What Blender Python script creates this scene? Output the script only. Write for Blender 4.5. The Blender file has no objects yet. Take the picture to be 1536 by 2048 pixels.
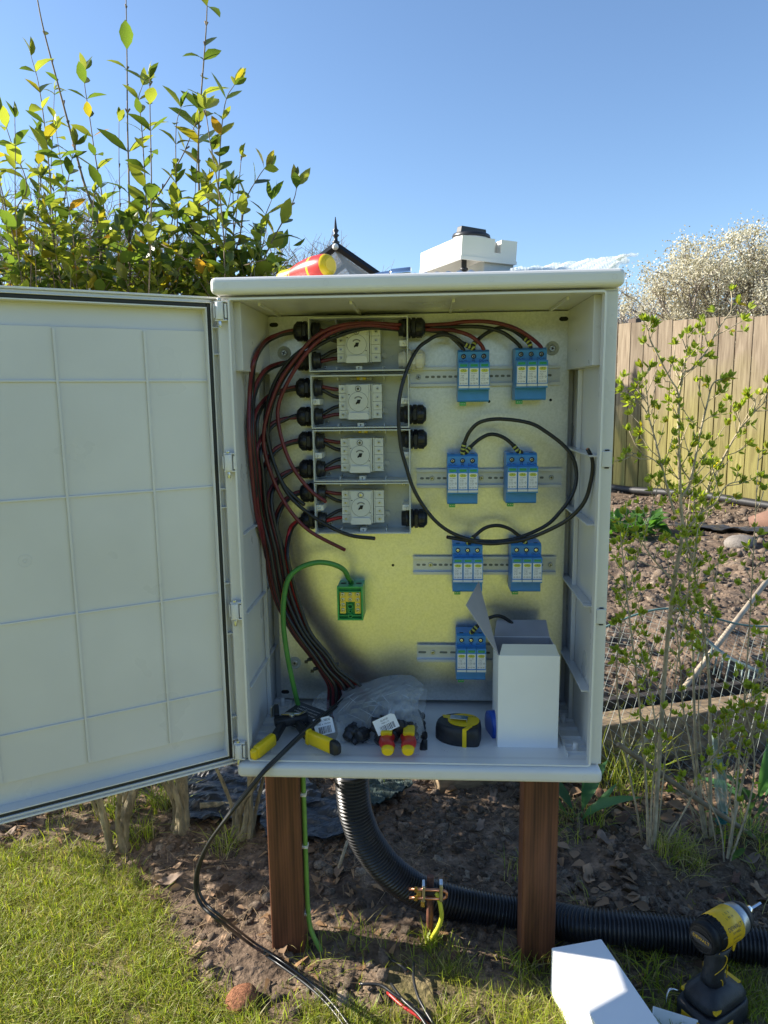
import bpy, math, random
import numpy as np
from mathutils import Vector, Matrix

# ---------------------------------------------------------------- camera, world, sun
S = bpy.context.scene
COL = S.collection
CX, CY, FPX = 768.0, 1024.0, 1436.85
CPOS = Vector((0.01677, -1.1158, 0.59719))
yaw, pitch, roll = -0.05977, 0.15955, -0.01312
_f = Vector((math.sin(yaw)*math.cos(pitch), math.cos(yaw)*math.cos(pitch), -math.sin(pitch)))
_r0 = Vector((math.cos(yaw), -math.sin(yaw), 0)); _u0 = _r0.cross(_f)
_r = math.cos(roll)*_r0 + math.sin(roll)*_u0
_u = -math.sin(roll)*_r0 + math.cos(roll)*_u0
cam_d = bpy.data.cameras.new("camera"); cam = bpy.data.objects.new("camera", cam_d); COL.objects.link(cam)
cam.matrix_world = Matrix(((_r.x, _u.x, -_f.x, CPOS.x), (_r.y, _u.y, -_f.y, CPOS.y), (_r.z, _u.z, -_f.z, CPOS.z), (0, 0, 0, 1)))
cam_d.sensor_fit = 'HORIZONTAL'; cam_d.sensor_width = 36; cam_d.lens = FPX/1536*36
cam_d.clip_start = 0.02; cam_d.clip_end = 3000
S.camera = cam

SUN_EL, SUN_AZ = math.radians(27), math.radians(-80)      # azimuth from +Y, clockwise (negative: left)
w = bpy.data.worlds.new("World"); S.world = w; w.use_nodes = True
nt = w.node_tree; bg = nt.nodes['Background']
sky = nt.nodes.new('ShaderNodeTexSky'); sky.sky_type = 'NISHITA'; sky.sun_disc = False
sky.sun_elevation = SUN_EL; sky.sun_rotation = SUN_AZ % (2*math.pi)
sky.air_density = 1.0; sky.dust_density = 0.5; sky.ozone_density = 3.8; sky.altitude = 300
nt.links.new(sky.outputs[0], bg.inputs[0]); bg.inputs[1].default_value = 0.105
sl = bpy.data.lights.new("sun", 'SUN'); sl.energy = 5.0; sl.angle = math.radians(0.53); sl.color = (1.0, 0.93, 0.82)
so = bpy.data.objects.new("sun", sl); COL.objects.link(so)
tosun = Vector((math.sin(SUN_AZ)*math.cos(SUN_EL), math.cos(SUN_AZ)*math.cos(SUN_EL), math.sin(SUN_EL)))
so.rotation_euler = tosun.to_track_quat('Z', 'Y').to_euler(); so.location = tosun*20
S.view_settings.view_transform = 'Standard'; S.view_settings.look = 'None'
S.view_settings.exposure = 1.10; S.view_settings.gamma = 1
S.render.engine = 'CYCLES'

# ---------------------------------------------------------------- helpers
def ray(px, py): return _f*FPX + _r*(px-CX) + _u*(CY-py)
def at(px, py, Y):                       # point where the sight line crosses the vertical plane Y
    d = ray(px, py); return CPOS + d*((Y-CPOS.y)/d.y)
def gat(px, py, z=-0.44):
    d = ray(px, py); return CPOS + d*((z-CPOS.z)/d.z)
def paths(l, Y=None):                    # [(px,py,Y)...] -> points
    return [at(p[0], p[1], p[2] if len(p) > 2 else Y) for p in l]
rng = np.random.default_rng(7); random.seed(7)
def uni(a, b): return random.uniform(a, b)

def spline(pts, n=6):
    pts = [Vector(p) for p in pts]
    if len(pts) < 3: return pts
    P = [pts[0]*2-pts[1]] + pts + [pts[-1]*2-pts[-2]]
    out = []
    for i in range(1, len(P)-2):
        a, b, c, d = P[i-1], P[i], P[i+1], P[i+2]
        for k in range(n):
            t = k/n
            out.append(0.5*((2*b)+(c-a)*t+(2*a-5*b+4*c-d)*t*t+(3*b-a-3*c+d)*t**3))
    out.append(pts[-1]); return out

_txt = {}
def text_geo(s):
    if s in _txt: return _txt[s]
    cu = bpy.data.curves.new('t', 'FONT'); cu.body = s; cu.size = 1; cu.align_x = 'CENTER'; cu.align_y = 'CENTER'; cu.resolution_u = 2
    o = bpy.data.objects.new('t', cu); COL.objects.link(o)
    dg = bpy.context.evaluated_depsgraph_get(); me = bpy.data.meshes.new_from_object(o.evaluated_get(dg))
    g = ([v.co.copy() for v in me.vertices], [tuple(p.vertices) for p in me.polygons])
    bpy.data.objects.remove(o); bpy.data.curves.remove(cu); bpy.data.meshes.remove(me)
    _txt[s] = g; return g

ORG = {}
class MB:
    def __init__(s): s.v = []; s.f = []; s.m = []; s.s = []
    def add(s, vs, fs, m=0, smooth=False):
        b = len(s.v); s.v += [Vector(x) for x in vs]
        for f in fs: s.f.append(tuple(i+b for i in f)); s.m.append(m); s.s.append(smooth)
        return s
    def box(s, c, d, m=0, R=None, taper=None):
        c = Vector(c); hx, hy, hz = d[0]/2, d[1]/2, d[2]/2; vs = []
        for z in (-1, 1):
            t = taper if (taper and z > 0) else 1
            for (x, y) in ((-1, -1), (1, -1), (1, 1), (-1, 1)):
                p = Vector((x*hx*t, y*hy*t, z*hz)); vs.append(c + (R @ p if R else p))
        return s.add(vs, [(3, 2, 1, 0), (4, 5, 6, 7), (0, 1, 5, 4), (1, 2, 6, 5), (2, 3, 7, 6), (3, 0, 4, 7)], m)
    def bx(s, x0, x1, y0, y1, z0, z1, m=0): return s.box(((x0+x1)/2, (y0+y1)/2, (z0+z1)/2), (abs(x1-x0), abs(y1-y0), abs(z1-z0)), m)
    def tube(s, pts, r, n=8, m=0, caps=True, radii=None, mats=None, smooth=True, flat=1.0):
        pts = [Vector(p) for p in pts]; L = len(pts)
        t0 = (pts[1]-pts[0]).normalized(); ref = Vector((0, 0, 1)) if abs(t0.z) < .9 else Vector((1, 0, 0))
        nrm = t0.cross(ref).normalized(); vs = []
        for i, p in enumerate(pts):
            t = (pts[min(i+1, L-1)]-pts[max(i-1, 0)])
            t = t.normalized() if t.length > 1e-9 else t0
            nrm = (nrm - t*nrm.dot(t)).normalized(); b = t.cross(nrm)
            rr = radii[i] if radii is not None else r
            for k in range(n):
                a = 2*math.pi*k/n; vs.append(p + (nrm*math.cos(a) + b*math.sin(a)*flat)*rr)
        base = len(s.v); s.v += vs
        for i in range(L-1):
            mm = mats[i] if mats else m
            for k in range(n):
                k2 = (k+1) % n
                s.f.append((base+i*n+k, base+i*n+k2, base+(i+1)*n+k2, base+(i+1)*n+k)); s.m.append(mm); s.s.append(smooth)
        if caps:
            s.f.append(tuple(base+k for k in range(n))[::-1]); s.m.append(mats[0] if mats else m); s.s.append(False)
            s.f.append(tuple(base+(L-1)*n+k for k in range(n))); s.m.append(mats[-1] if mats else m); s.s.append(False)
        return s
    def cyl(s, p0, p1, r, r1=None, n=20, m=0, smooth=True):
        return s.tube([p0, p1], r, n, m, True, [r, r if r1 is None else r1], smooth=smooth)
    def lathe(s, prof, o, axis, n=24, m=0, mats=None, smooth=True):   # prof [(h, r)] along axis
        o = Vector(o); axis = Vector(axis).normalized()
        ref = Vector((0, 0, 1)) if abs(axis.z) < .9 else Vector((1, 0, 0))
        a1 = axis.cross(ref).normalized(); a2 = axis.cross(a1); base = len(s.v)
        for h, r in prof:
            for k in range(n):
                a = 2*math.pi*(k+.5)/n; s.v.append(o+axis*h+(a1*math.cos(a)+a2*math.sin(a))*max(r, 1e-5))
        for i in range(len(prof)-1):
            mm = mats[i] if mats else m
            for k in range(n):
                k2 = (k+1) % n
                s.f.append((base+i*n+k2, base+i*n+k, base+(i+1)*n+k, base+(i+1)*n+k2)); s.m.append(mm); s.s.append(smooth)
        s.f.append(tuple(base+k for k in range(n))); s.m.append(mats[0] if mats else m); s.s.append(False)
        s.f.append(tuple(base+(len(prof)-1)*n+k for k in range(n))[::-1]); s.m.append(mats[-1] if mats else m); s.s.append(False)
        return s
    def prism(s, poly, O, U, V, W, m=0, mtop=None):        # polygon in O+U*a+V*b extruded by W
        O, U, V, W = Vector(O), Vector(U), Vector(V), Vector(W); n = len(poly)
        a = [O+U*p[0]+V*p[1] for p in poly]; vs = a+[p+W for p in a]
        s.add(vs, [(i, (i+1) % n, n+(i+1) % n, n+i) for i in range(n)], m)
        s.add(a, [tuple(range(n))[::-1]], m); s.add([p+W for p in a], [tuple(range(n))], m if mtop is None else mtop)
        return s
    def ring(s, c, ax, r0, r1, h, n=20, m=0):              # flat annulus standing h proud along ax
        c = Vector(c); ax = Vector(ax).normalized(); ref = Vector((0, 0, 1)) if abs(ax.z) < .9 else Vector((1, 0, 0))
        a = ax.cross(ref).normalized(); b = ax.cross(a); vs = []
        for (r, hh) in ((r0, 0), (r0, h), (r1, h), (r1, 0)):
            for k in range(n):
                t = 2*math.pi*k/n; vs.append(c+(a*math.cos(t)+b*math.sin(t))*r+ax*hh)
        fs = []
        for q in range(3):
            for k in range(n): k2 = (k+1) % n; fs.append((q*n+k, q*n+k2, (q+1)*n+k2, (q+1)*n+k))
        return s.add(vs, fs, m)
    def screw(s, c, ax, r, m=0, mdark=1, h=.0012):
        c = Vector(c); ax = Vector(ax).normalized()
        s.lathe([(0, r), (h*.6, r), (h, r*.75)], c, ax, 14, m)
        ref = Vector((0, 0, 1)) if abs(ax.z) < .9 else Vector((1, 0, 0)); a = (ax.cross(ref)+ref*.35).normalized(); a = (a-ax*a.dot(ax)).normalized(); b = ax.cross(a)
        for (p, q) in ((a, b), (b, a)):
            e = [c+ax*(h+.0001)+p*r*.55*i+q*r*.13*j for i, j in ((-1, -1), (1, -1), (1, 1), (-1, 1))]
            s.add(e, [(0, 1, 2, 3)], mdark)
        return s
    def text(s, st, c, U, V, size, m=0):
        vs, fs = text_geo(st); c, U, V = Vector(c), Vector(U).normalized(), Vector(V).normalized()
        return s.add([c+U*v.x*size+V*v.y*size for v in vs], fs, m)
    def grid(s, fn, nu, nv, m=0, smooth=True):
        vs = [Vector(fn(i/nu, j/nv)) for j in range(nv+1) for i in range(nu+1)]
        fs = [(j*(nu+1)+i, j*(nu+1)+i+1, (j+1)*(nu+1)+i+1, (j+1)*(nu+1)+i) for j in range(nv) for i in range(nu)]
        return s.add(vs, fs, m, smooth)
    def xf(s, M):
        s.v = [M @ v for v in s.v]; return s
    def build(s, name, mats, parent=None, bevel=0, seg=2):
        me = bpy.data.meshes.new(name); org = ORG.get(parent.name, Vector()) if parent else Vector()
        me.from_pydata([v-org for v in s.v], [], s.f)
        if not isinstance(mats, (list, tuple)): mats = [mats]
        for m in mats: me.materials.append(m)
        me.polygons.foreach_set('material_index', s.m); me.polygons.foreach_set('use_smooth', s.s); me.update()
        o = bpy.data.objects.new(name, me); COL.objects.link(o)
        if parent: o.parent = parent; ORG[o.name] = org
        if bevel:
            b = o.modifiers.new('b', 'BEVEL'); b.width = bevel; b.segments = seg; b.limit_method = 'ANGLE'; b.angle_limit = math.radians(40)
        return o

def tag(o, label=None, cat=None, group=None, kind=None):
    if label: o['label'] = label
    if cat: o['category'] = cat
    if group: o['group'] = group
    if kind: o['kind'] = kind
    return o
def thing(name, label, cat, loc=(0, 0, 0), group=None, local=False, R=None):
    o = bpy.data.objects.new(name, None); COL.objects.link(o); o.location = loc; o.empty_display_size = .02
    if R is not None: o.rotation_euler = R
    ORG[o.name] = Vector() if local else Vector(loc)
    return tag(o, label, cat, group)
def solo(mb, name, mats, label, cat, group=None, bevel=0, kind=None):      # a thing that is one mesh
    c = sum(mb.v, Vector())/len(mb.v); c.z = min(v.z for v in mb.v); mb.v = [v-c for v in mb.v]
    o = mb.build(name, mats, None, bevel); o.location = c; return tag(o, label, cat, group, kind)
def copy_tree(o, parent=None):
    c = o.copy(); COL.objects.link(c); c.parent = parent
    for ch in list(o.children): copy_tree(ch, c)
    return c

def np_mesh(name, V, F, mats, tint=None, smooth=False, parent=None, fmat=None):
    V = np.asarray(V, np.float32).copy(); F = np.asarray(F, np.int32)
    org = ORG.get(parent.name, Vector()) if parent else Vector(); V -= np.array(org, np.float32)
    me = bpy.data.meshes.new(name); k = F.shape[1]
    me.vertices.add(len(V)); me.vertices.foreach_set('co', V.ravel())
    me.loops.add(F.size); me.loops.foreach_set('vertex_index', F.ravel())
    me.polygons.add(len(F)); me.polygons.foreach_set('loop_start', np.arange(0, F.size, k, dtype=np.int32))
    me.polygons.foreach_set('loop_total', np.full(len(F), k, np.int32))
    me.polygons.foreach_set('use_smooth', np.full(len(F), smooth, bool))
    if fmat is not None: me.polygons.foreach_set('material_index', np.asarray(fmat, np.int32))
    if tint is not None:
        a = me.color_attributes.new('tint', 'FLOAT_COLOR', 'POINT'); T = np.ones((len(V), 4), np.float32); T[:, :3] = tint
        a.data.foreach_set('color', T.ravel())
    if not isinstance(mats, (list, tuple)): mats = [mats]
    for m in mats: me.materials.append(m)
    me.update(calc_edges=True); me.validate()
    o = bpy.data.objects.new(name, me); COL.objects.link(o)
    if parent: o.parent = parent; ORG[o.name] = org
    return o

# ---------------------------------------------------------------- materials
def srgb(r, g, b):
    f = lambda c: (c/255/12.92) if c/255 <= .04045 else ((c/255+.055)/1.055)**2.4
    return (f(r), f(g), f(b))
def mat(name, col, rough=.5, metal=0, var=.0, vscale=8, bump=0, bscale=60, col2=None, spec=.5, coat=0, stretch=None, detail=4, rvar=0, alpha=None, trans=0, sss=0):
    m = bpy.data.materials.new(name); m.use_nodes = True; n = m.node_tree.nodes; l = m.node_tree.links; p = n['Principled BSDF']
    p.inputs['Base Color'].default_value = (*col, 1); p.inputs['Roughness'].default_value = rough; p.inputs['Metallic'].default_value = metal
    p.inputs['Specular IOR Level'].default_value = spec; p.inputs['Coat Weight'].default_value = coat
    if trans: p.inputs['Transmission Weight'].default_value = trans
    if sss: p.inputs['Subsurface Weight'].default_value = sss; p.inputs['Subsurface Scale'].default_value = .005
    if alpha is not None: p.inputs['Alpha'].default_value = alpha
    tc = n.new('ShaderNodeTexCoord'); src = tc.outputs['Object']
    if stretch:
        mp = n.new('ShaderNodeMapping'); mp.inputs['Scale'].default_value = stretch; l.new(src, mp.inputs[0]); src = mp.outputs[0]
    if var or col2:
        t = n.new('ShaderNodeTexNoise'); t.inputs['Scale'].default_value = vscale; t.inputs['Detail'].default_value = detail; l.new(src, t.inputs[0])
        r = n.new('ShaderNodeValToRGB'); c2 = col2 or tuple(c*(1+var) for c in col); c1 = col if col2 else tuple(c*(1-var) for c in col)
        r.color_ramp.elements[0].position = .35; r.color_ramp.elements[1].position = .65
        r.color_ramp.elements[0].color = (*c1, 1); r.color_ramp.elements[1].color = (*c2, 1)
        l.new(t.outputs[0], r.inputs[0]); l.new(r.outputs[0], p.inputs['Base Color'])
    if rvar:
        t = n.new('ShaderNodeTexNoise'); t.inputs['Scale'].default_value = vscale*1.7; t.inputs['Detail'].default_value = 5; l.new(src, t.inputs[0])
        mr = n.new('ShaderNodeMapRange'); mr.inputs['From Min'].default_value = .3; mr.inputs['From Max'].default_value = .7
        mr.inputs['To Min'].default_value = max(.02, rough-rvar); mr.inputs['To Max'].default_value = min(1, rough+rvar); l.new(t.outputs[0], mr.inputs[0]); l.new(mr.outputs[0], p.inputs['Roughness'])
    if bump:
        t = n.new('ShaderNodeTexNoise'); t.inputs['Scale'].default_value = bscale; t.inputs['Detail'].default_value = 5; l.new(src, t.inputs[0])
        b = n.new('ShaderNodeBump'); b.inputs['Strength'].default_value = bump; b.inputs['Distance'].default_value = .02; l.new(t.outputs[0], b.inputs['Height']); l.new(b.outputs[0], p.inputs['Normal'])
    return m
def leafmat(name, rough=.38, transl=.45, attr='tint', spec=.4, tc=(1.55, 1.6, .75)):
    m = bpy.data.materials.new(name); m.use_nodes = True; n = m.node_tree.nodes; l = m.node_tree.links; p = n['Principled BSDF']
    a = n.new('ShaderNodeAttribute'); a.attribute_name = attr; p.inputs['Roughness'].default_value = rough; p.inputs['Specular IOR Level'].default_value = spec
    l.new(a.outputs['Color'], p.inputs['Base Color']); tr = n.new('ShaderNodeBsdfTranslucent')
    mx = n.new('ShaderNodeMix'); mx.data_type = 'RGBA'; mx.blend_type = 'MULTIPLY'; mx.inputs[0].default_value = 1
    l.new(a.outputs['Color'], mx.inputs[6]); mx.inputs[7].default_value = (*tc, 1); l.new(mx.outputs[2], tr.inputs[0])
    ms = n.new('ShaderNodeMixShader'); ms.inputs[0].default_value = transl; l.new(p.outputs[0], ms.inputs[1]); l.new(tr.outputs[0], ms.inputs[2]); l.new(ms.outputs[0], n['Material Output'].inputs[0])
    return m
def filmmat(name, col=(.9, .93, .95), opac=.25, rough=.12, bscale=40, bump=.5):    # thin clear plastic sheet
    m = bpy.data.materials.new(name); m.use_nodes = True; n = m.node_tree.nodes; l = m.node_tree.links; p = n['Principled BSDF']
    p.inputs['Base Color'].default_value = (*col, 1); p.inputs['Roughness'].default_value = rough; p.inputs['Specular IOR Level'].default_value = 1
    tr = n.new('ShaderNodeBsdfTransparent'); tr.inputs[0].default_value = (.97, .98, .98, 1)
    lw = n.new('ShaderNodeLayerWeight'); lw.inputs[0].default_value = .35
    mr = n.new('ShaderNodeMapRange'); mr.inputs['To Min'].default_value = opac; mr.inputs['To Max'].default_value = min(1, opac+.5); l.new(lw.outputs['Facing'], mr.inputs[0])
    t = n.new('ShaderNodeTexNoise'); t.inputs['Scale'].default_value = bscale; t.inputs['Detail'].default_value = 3; b = n.new('ShaderNodeBump'); b.inputs['Strength'].default_value = bump; b.inputs['Distance'].default_value = .004
    l.new(t.outputs[0], b.inputs['Height']); l.new(b.outputs[0], p.inputs['Normal']); l.new(b.outputs[0], lw.inputs['Normal'])
    ms = n.new('ShaderNodeMixShader'); l.new(mr.outputs[0], ms.inputs[0]); l.new(tr.outputs[0], ms.inputs[1]); l.new(p.outputs[0], ms.inputs[2]); l.new(ms.outputs[0], n['Material Output'].inputs[0])
    return m

GRP = mat('grp_grey', (.665, .655, .63), .33, var=.05, vscale=5, bump=.012, bscale=300, rvar=.08)
GRPL = mat('grp_grey_edge', (.73, .72, .69), .3, var=.03, vscale=5)
GASKET = mat('rubber_gasket', (.02, .022, .022), .6)
GREYP = mat('light_grey_plastic', (.47, .49, .46), .42, var=.04, vscale=20)
GREYP2 = mat('pale_grey_plastic', (.64, .66, .62), .4, var=.03, vscale=30)
SWB = mat('switch_body_grey', (.70, .71, .66), .45, var=.03, vscale=30)
WHITEP = mat('white_plastic', (.78, .78, .74), .3, var=.02, vscale=20)
CREAM = mat('cream_white_plastic', (.76, .74, .68), .28, var=.02, vscale=20)
BLACKP = mat('black_nylon', (.018, .019, .022), .38, var=.2, vscale=60)
BLACKR = mat('black_rubber', (.022, .022, .023), .55, var=.15, vscale=60, bump=.05, bscale=400)
CABK = mat('black_cable_sheath', (.016, .017, .018), .36, var=.25, vscale=40)
CARED = mat('maroon_cable_sheath', (.14, .018, .026), .38, var=.2, vscale=30)
CABRED = mat('bright_red_cable_sheath', (.42, .02, .02), .38, var=.1, vscale=30)
CAGRN = mat('green_cable_sheath', (.08, .27, .05), .4, var=.1, vscale=40)
CAYEL = mat('yellow_stripe', (.62, .60, .05), .4)
STEEL = mat('zinc_plated_steel', (.62, .63, .62), .3, 1, var=.06, vscale=90)
CHROME = mat('chrome', (.75, .76, .78), .12, 1)
BRASS = mat('brass', (.75, .58, .22), .25, 1)
COPPER = mat('copper', (.72, .33, .2), .35, 1, var=.15, vscale=80)
DARK = mat('dark_recess', (.01, .01, .01), .7)
BLUE = mat('blue_plastic', (.065, .29, .66), .4, var=.06, vscale=30)
BLUED = mat('blue_plastic_ink', (.01, .04, .16), .5)
GREENW = mat('green_indicator', (.04, .34, .12), .3)
LABELW = mat('white_label', (.82, .83, .84), .45)
INK = mat('black_ink', (.03, .03, .04), .6)
LOGOY = mat('yellow_logo', (.75, .72, .08), .5)
LOGOG = mat('green_logo_ink', (.05, .2, .08), .5)
GREENP = mat('green_plastic', (.06, .42, .10), .38, var=.08, vscale=40)
YELP = mat('yellow_plastic', (.80, .56, .01), .38, var=.05, vscale=40, rvar=.08)
YELD = mat('dewalt_yellow', (.78, .47, .015), .4, var=.08, vscale=60, bump=.05, bscale=300)
REDP = mat('red_plastic', (.62, .035, .03), .35, var=.08, vscale=40)
TOOLBK = mat('tool_black_rubber', (.02, .021, .024), .5, var=.3, vscale=50, bump=.08, bscale=300)
CARD = mat('white_card', (.88, .88, .87), .55, var=.015, vscale=12, bump=.02, bscale=60)
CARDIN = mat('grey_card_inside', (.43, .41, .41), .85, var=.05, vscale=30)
CARDED = mat('cream_card_edge', (.72, .68, .55), .8)
FILM = filmmat('clear_polythene', opac=.10, rough=.10, bscale=14, bump=.35)
FILM2 = filmmat('clear_thin_polythene', opac=.22, bscale=40)
BLUETAPE = mat('blue_tape', (.01, .07, .42), .3)

def platemat():
    m = mat('galvanised_plate', (.80, .80, .77), .30, 1); n = m.node_tree.nodes; l = m.node_tree.links; p = n['Principled BSDF']
    tc = n.new('ShaderNodeTexCoord'); v = n.new('ShaderNodeTexVoronoi'); v.inputs['Scale'].default_value = 170; l.new(tc.outputs['Object'], v.inputs['Vector'])
    t = n.new('ShaderNodeTexNoise'); t.inputs['Scale'].default_value = 260; t.inputs['Detail'].default_value = 3; l.new(tc.outputs['Object'], t.inputs[0])
    t2 = n.new('ShaderNodeTexNoise'); t2.inputs['Scale'].default_value = 7; t2.inputs['Detail'].default_value = 3; l.new(tc.outputs['Object'], t2.inputs[0])
    mr = n.new('ShaderNodeMapRange'); mr.inputs['To Min'].default_value = .32; mr.inputs['To Max'].default_value = .39; l.new(v.outputs['Color'], mr.inputs[0])
    l.new(mr.outputs[0], p.inputs['Roughness'])
    r = n.new('ShaderNodeValToRGB'); r.color_ramp.elements[0].position = .3; r.color_ramp.elements[1].position = .7
    r.color_ramp.elements[0].color = (.76, .77, .74, 1); r.color_ramp.elements[1].color = (.90, .90, .88, 1); l.new(t.outputs[0], r.inputs[0])
    mx = n.new('ShaderNodeMix'); mx.data_type = 'RGBA'; mx.blend_type = 'MULTIPLY'; mx.inputs[0].default_value = .12
    l.new(r.outputs[0], mx.inputs[6]); l.new(t2.outputs[0], mx.inputs[7]); l.new(mx.outputs[2], p.inputs['Base Color'])
    b = n.new('ShaderNodeBump'); b.inputs['Strength'].default_value = .05; b.inputs['Distance'].default_value = .001; l.new(t.outputs[0], b.inputs['Height']); l.new(b.outputs[0], p.inputs['Normal'])
    return m
PLATE = platemat()
def woodmat(name, c1, c2, c3=None, rough=.7, axis='Z', gscale=1):
    m = bpy.data.materials.new(name); m.use_nodes = True; n = m.node_tree.nodes; l = m.node_tree.links; p = n['Principled BSDF']; p.inputs['Roughness'].default_value = rough
    tc = n.new('ShaderNodeTexCoord'); mp = n.new('ShaderNodeMapping')
    sc = {'Z': (9, 9, .7), 'X': (.7, 9, 9)}[axis]; mp.inputs['Scale'].default_value = tuple(s*gscale for s in sc); l.new(tc.outputs['Object'], mp.inputs[0])
    t = n.new('ShaderNodeTexNoise'); t.inputs['Scale'].default_value = 6; t.inputs['Detail'].default_value = 8; t.inputs['Distortion'].default_value = .6; l.new(mp.outputs[0], t.inputs[0])
    wv = n.new('ShaderNodeTexWave'); wv.bands_direction = 'X'; wv.inputs['Scale'].default_value = 6; wv.inputs['Distortion'].default_value = 7; wv.inputs['Detail'].default_value = 3; wv.inputs['Detail Scale'].default_value = .8
    l.new(mp.outputs[0], wv.inputs[0])
    ad = n.new('ShaderNodeMath'); ad.operation = 'MULTIPLY_ADD'; ad.inputs[1].default_value = .12; l.new(wv.outputs['Fac'], ad.inputs[0]); 
    ml = n.new('ShaderNodeMath'); ml.operation = 'MULTIPLY'; ml.inputs[1].default_value = .93; l.new(t.outputs[0], ml.inputs[0]); l.new(ml.outputs[0], ad.inputs[2])
    r = n.new('ShaderNodeValToRGB'); r.color_ramp.elements[0].position = .3; r.color_ramp.elements[1].position = .75; r.color_ramp.elements[0].color = (*c1, 1); r.color_ramp.elements[1].color = (*c2, 1)
    if c3: e = r.color_ramp.elements.new(.9); e.color = (*c3, 1)
    l.new(ad.outputs[0], r.inputs[0]); l.new(r.outputs[0], p.inputs['Base Color'])
    b = n.new('ShaderNodeBump'); b.inputs['Strength'].default_value = .25; b.inputs['Distance'].default_value = .002; l.new(ad.outputs[0], b.inputs['Height']); l.new(b.outputs[0], p.inputs['Normal'])
    return m
POSTW = woodmat('stained_post_timber', (.055, .019, .009), (.19, .070, .031), rough=.58)
SLEEPW = woodmat('weathered_sleeper', (.10, .07, .04), (.40, .29, .17), axis='X', rough=.85)
def frostmat(name, col=(.85, .90, .90), clear=.45):
    m = bpy.data.materials.new(name); m.use_nodes = True; n = m.node_tree.nodes; l = m.node_tree.links; p = n['Principled BSDF']; p.inputs['Base Color'].default_value = (*col, 1); p.inputs['Roughness'].default_value = .25
    tr = n.new('ShaderNodeBsdfTranslucent'); tr.inputs[0].default_value = (*col, 1); tp = n.new('ShaderNodeBsdfTransparent'); a = n.new('ShaderNodeMixShader'); b = n.new('ShaderNodeMixShader'); a.inputs[0].default_value = .5; b.inputs[0].default_value = clear
    l.new(p.outputs[0], a.inputs[1]); l.new(tr.outputs[0], a.inputs[2]); l.new(a.outputs[0], b.inputs[1]); l.new(tp.outputs[0], b.inputs[2]); l.new(b.outputs[0], n['Material Output'].inputs[0]); return m
FROST = frostmat('crumpled_polythene')
RAILM = mat('passivated_rail_steel', (.72, .73, .73), .45, .45, var=.03, vscale=40)
X_, Y_, Z_ = Vector((1, 0, 0)), Vector((0, 1, 0)), Vector((0, 0, 1)); NY = Vector((0, -1, 0))
# ---------------------------------------------------------------- the enclosure
enc = thing('electrical_enclosure', 'grey plastic electrical cabinet with its door swung open, standing on two brown timber posts', 'electrical cabinet', (0, .12, -.026))
b = MB()
b.bx(-.300, -.288, .012, .262, -.022, .750); b.bx(.288, .300, .012, .262, -.022, .750)
b.bx(-.288, .288, .250, .262, -.020, .748); b.bx(-.288, .288, .012, .250, .745, .7495)
b.bx(-.300, .300, -.002, .0118, .7460, .7500); b.bx(-.300, -.2795, -.004, .0118, -.0005, .7459); b.bx(.2795, .300, -.004, .0118, -.0005, .7459)
b.bx(-.2855, .2855, .0119, .2498, -.016, -.0105)            # floor
o = b.build('body', GRP, enc, .0012)
b = MB(); b.bx(-.2792, .2792, -.004, .016, -.0060, -.0005); b.bx(-.297, .297, -.004, .012, -.0235, -.0062)
b.build('bottom_rail', GRP, enc, .001)
b = MB()                                                  # raised lip round the opening
x0, x1, z0, z1 = -.2815, .2815, -.0015, .7465
b.bx(x0, x0+.003, -.013, .004, z0+.006, z1-.006); b.bx(x1-.003, x1, -.013, .004, z0+.006, z1-.006)
b.bx(x0+.006, x1-.006, -.013, .004, z1-.003, z1); b.bx(x0+.006, x1-.006, -.013, .004, z0, z0+.003)
for sx, sz in ((-1, -1), (1, -1), (1, 1), (-1, 1)):
    cx, cz = (x0+.006 if sx < 0 else x1-.006), (z0+.006 if sz < 0 else z1-.006)
    a0 = {(1, 1): 0, (-1, 1): 90, (-1, -1): 180, (1, -1): 270}[(sx, sz)]
    for k in range(4):
        q = [math.radians(a0+22.5*(k+j)) for j in (0, 1)]
        pl = [(cx+math.cos(q[0])*.006, cz+math.sin(q[0])*.006), (cx+math.cos(q[1])*.006, cz+math.sin(q[1])*.006), (cx+math.cos(q[1])*.003, cz+math.sin(q[1])*.003), (cx+math.cos(q[0])*.003, cz+math.sin(q[0])*.003)]
        b.prism(pl, (0, .004, 0), X_, Z_, (0, -.017, 0))
b.build('opening_lip', GRPL, enc)
for nm, z0, z1, xx in (('roof', .7507, .7757, .3045), ('sill', -.0258, -.0022, .2985)):
    b = MB(); b.bx(-xx, xx, -.024, .275, z0, z1)
    o = b.build(nm, GRPL, enc, .008, 4)
    for p in o.data.polygons: p.use_smooth = False
b = MB()                                                  # moulded knock-out circles
for x, z in ((-.280, .763), (-.13, .7635), (.112, .7632), (.2885, .763), (-.133, -.0135), (.035, -.0135), (.27, -.0135)):
    b = MB(); b.ring((x, -.0239, z), NY, .0036, .0041, .0003); b.build('knockout_mark', GRP, enc)
for z in (.718, .676, .062, .026): b = MB(); b.ring((.2905, -.0039, z), NY, .0042, .0047, .0003); b.build('knockout_mark', GRP, enc)
for z in (.4985, .2500):
    b = MB(); b.bx(.2835, .2975, -.0068, -.0042, z-.012, z+.012); b.bx(.288, .295, -.006, -.0042, z+.0125, z+.0145, 1); b.bx(.288, .295, -.006, -.0042, z-.0145, z-.0125, 1)
    b.build('latch_plate', [GRP, DARK], enc, .0008)
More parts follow.
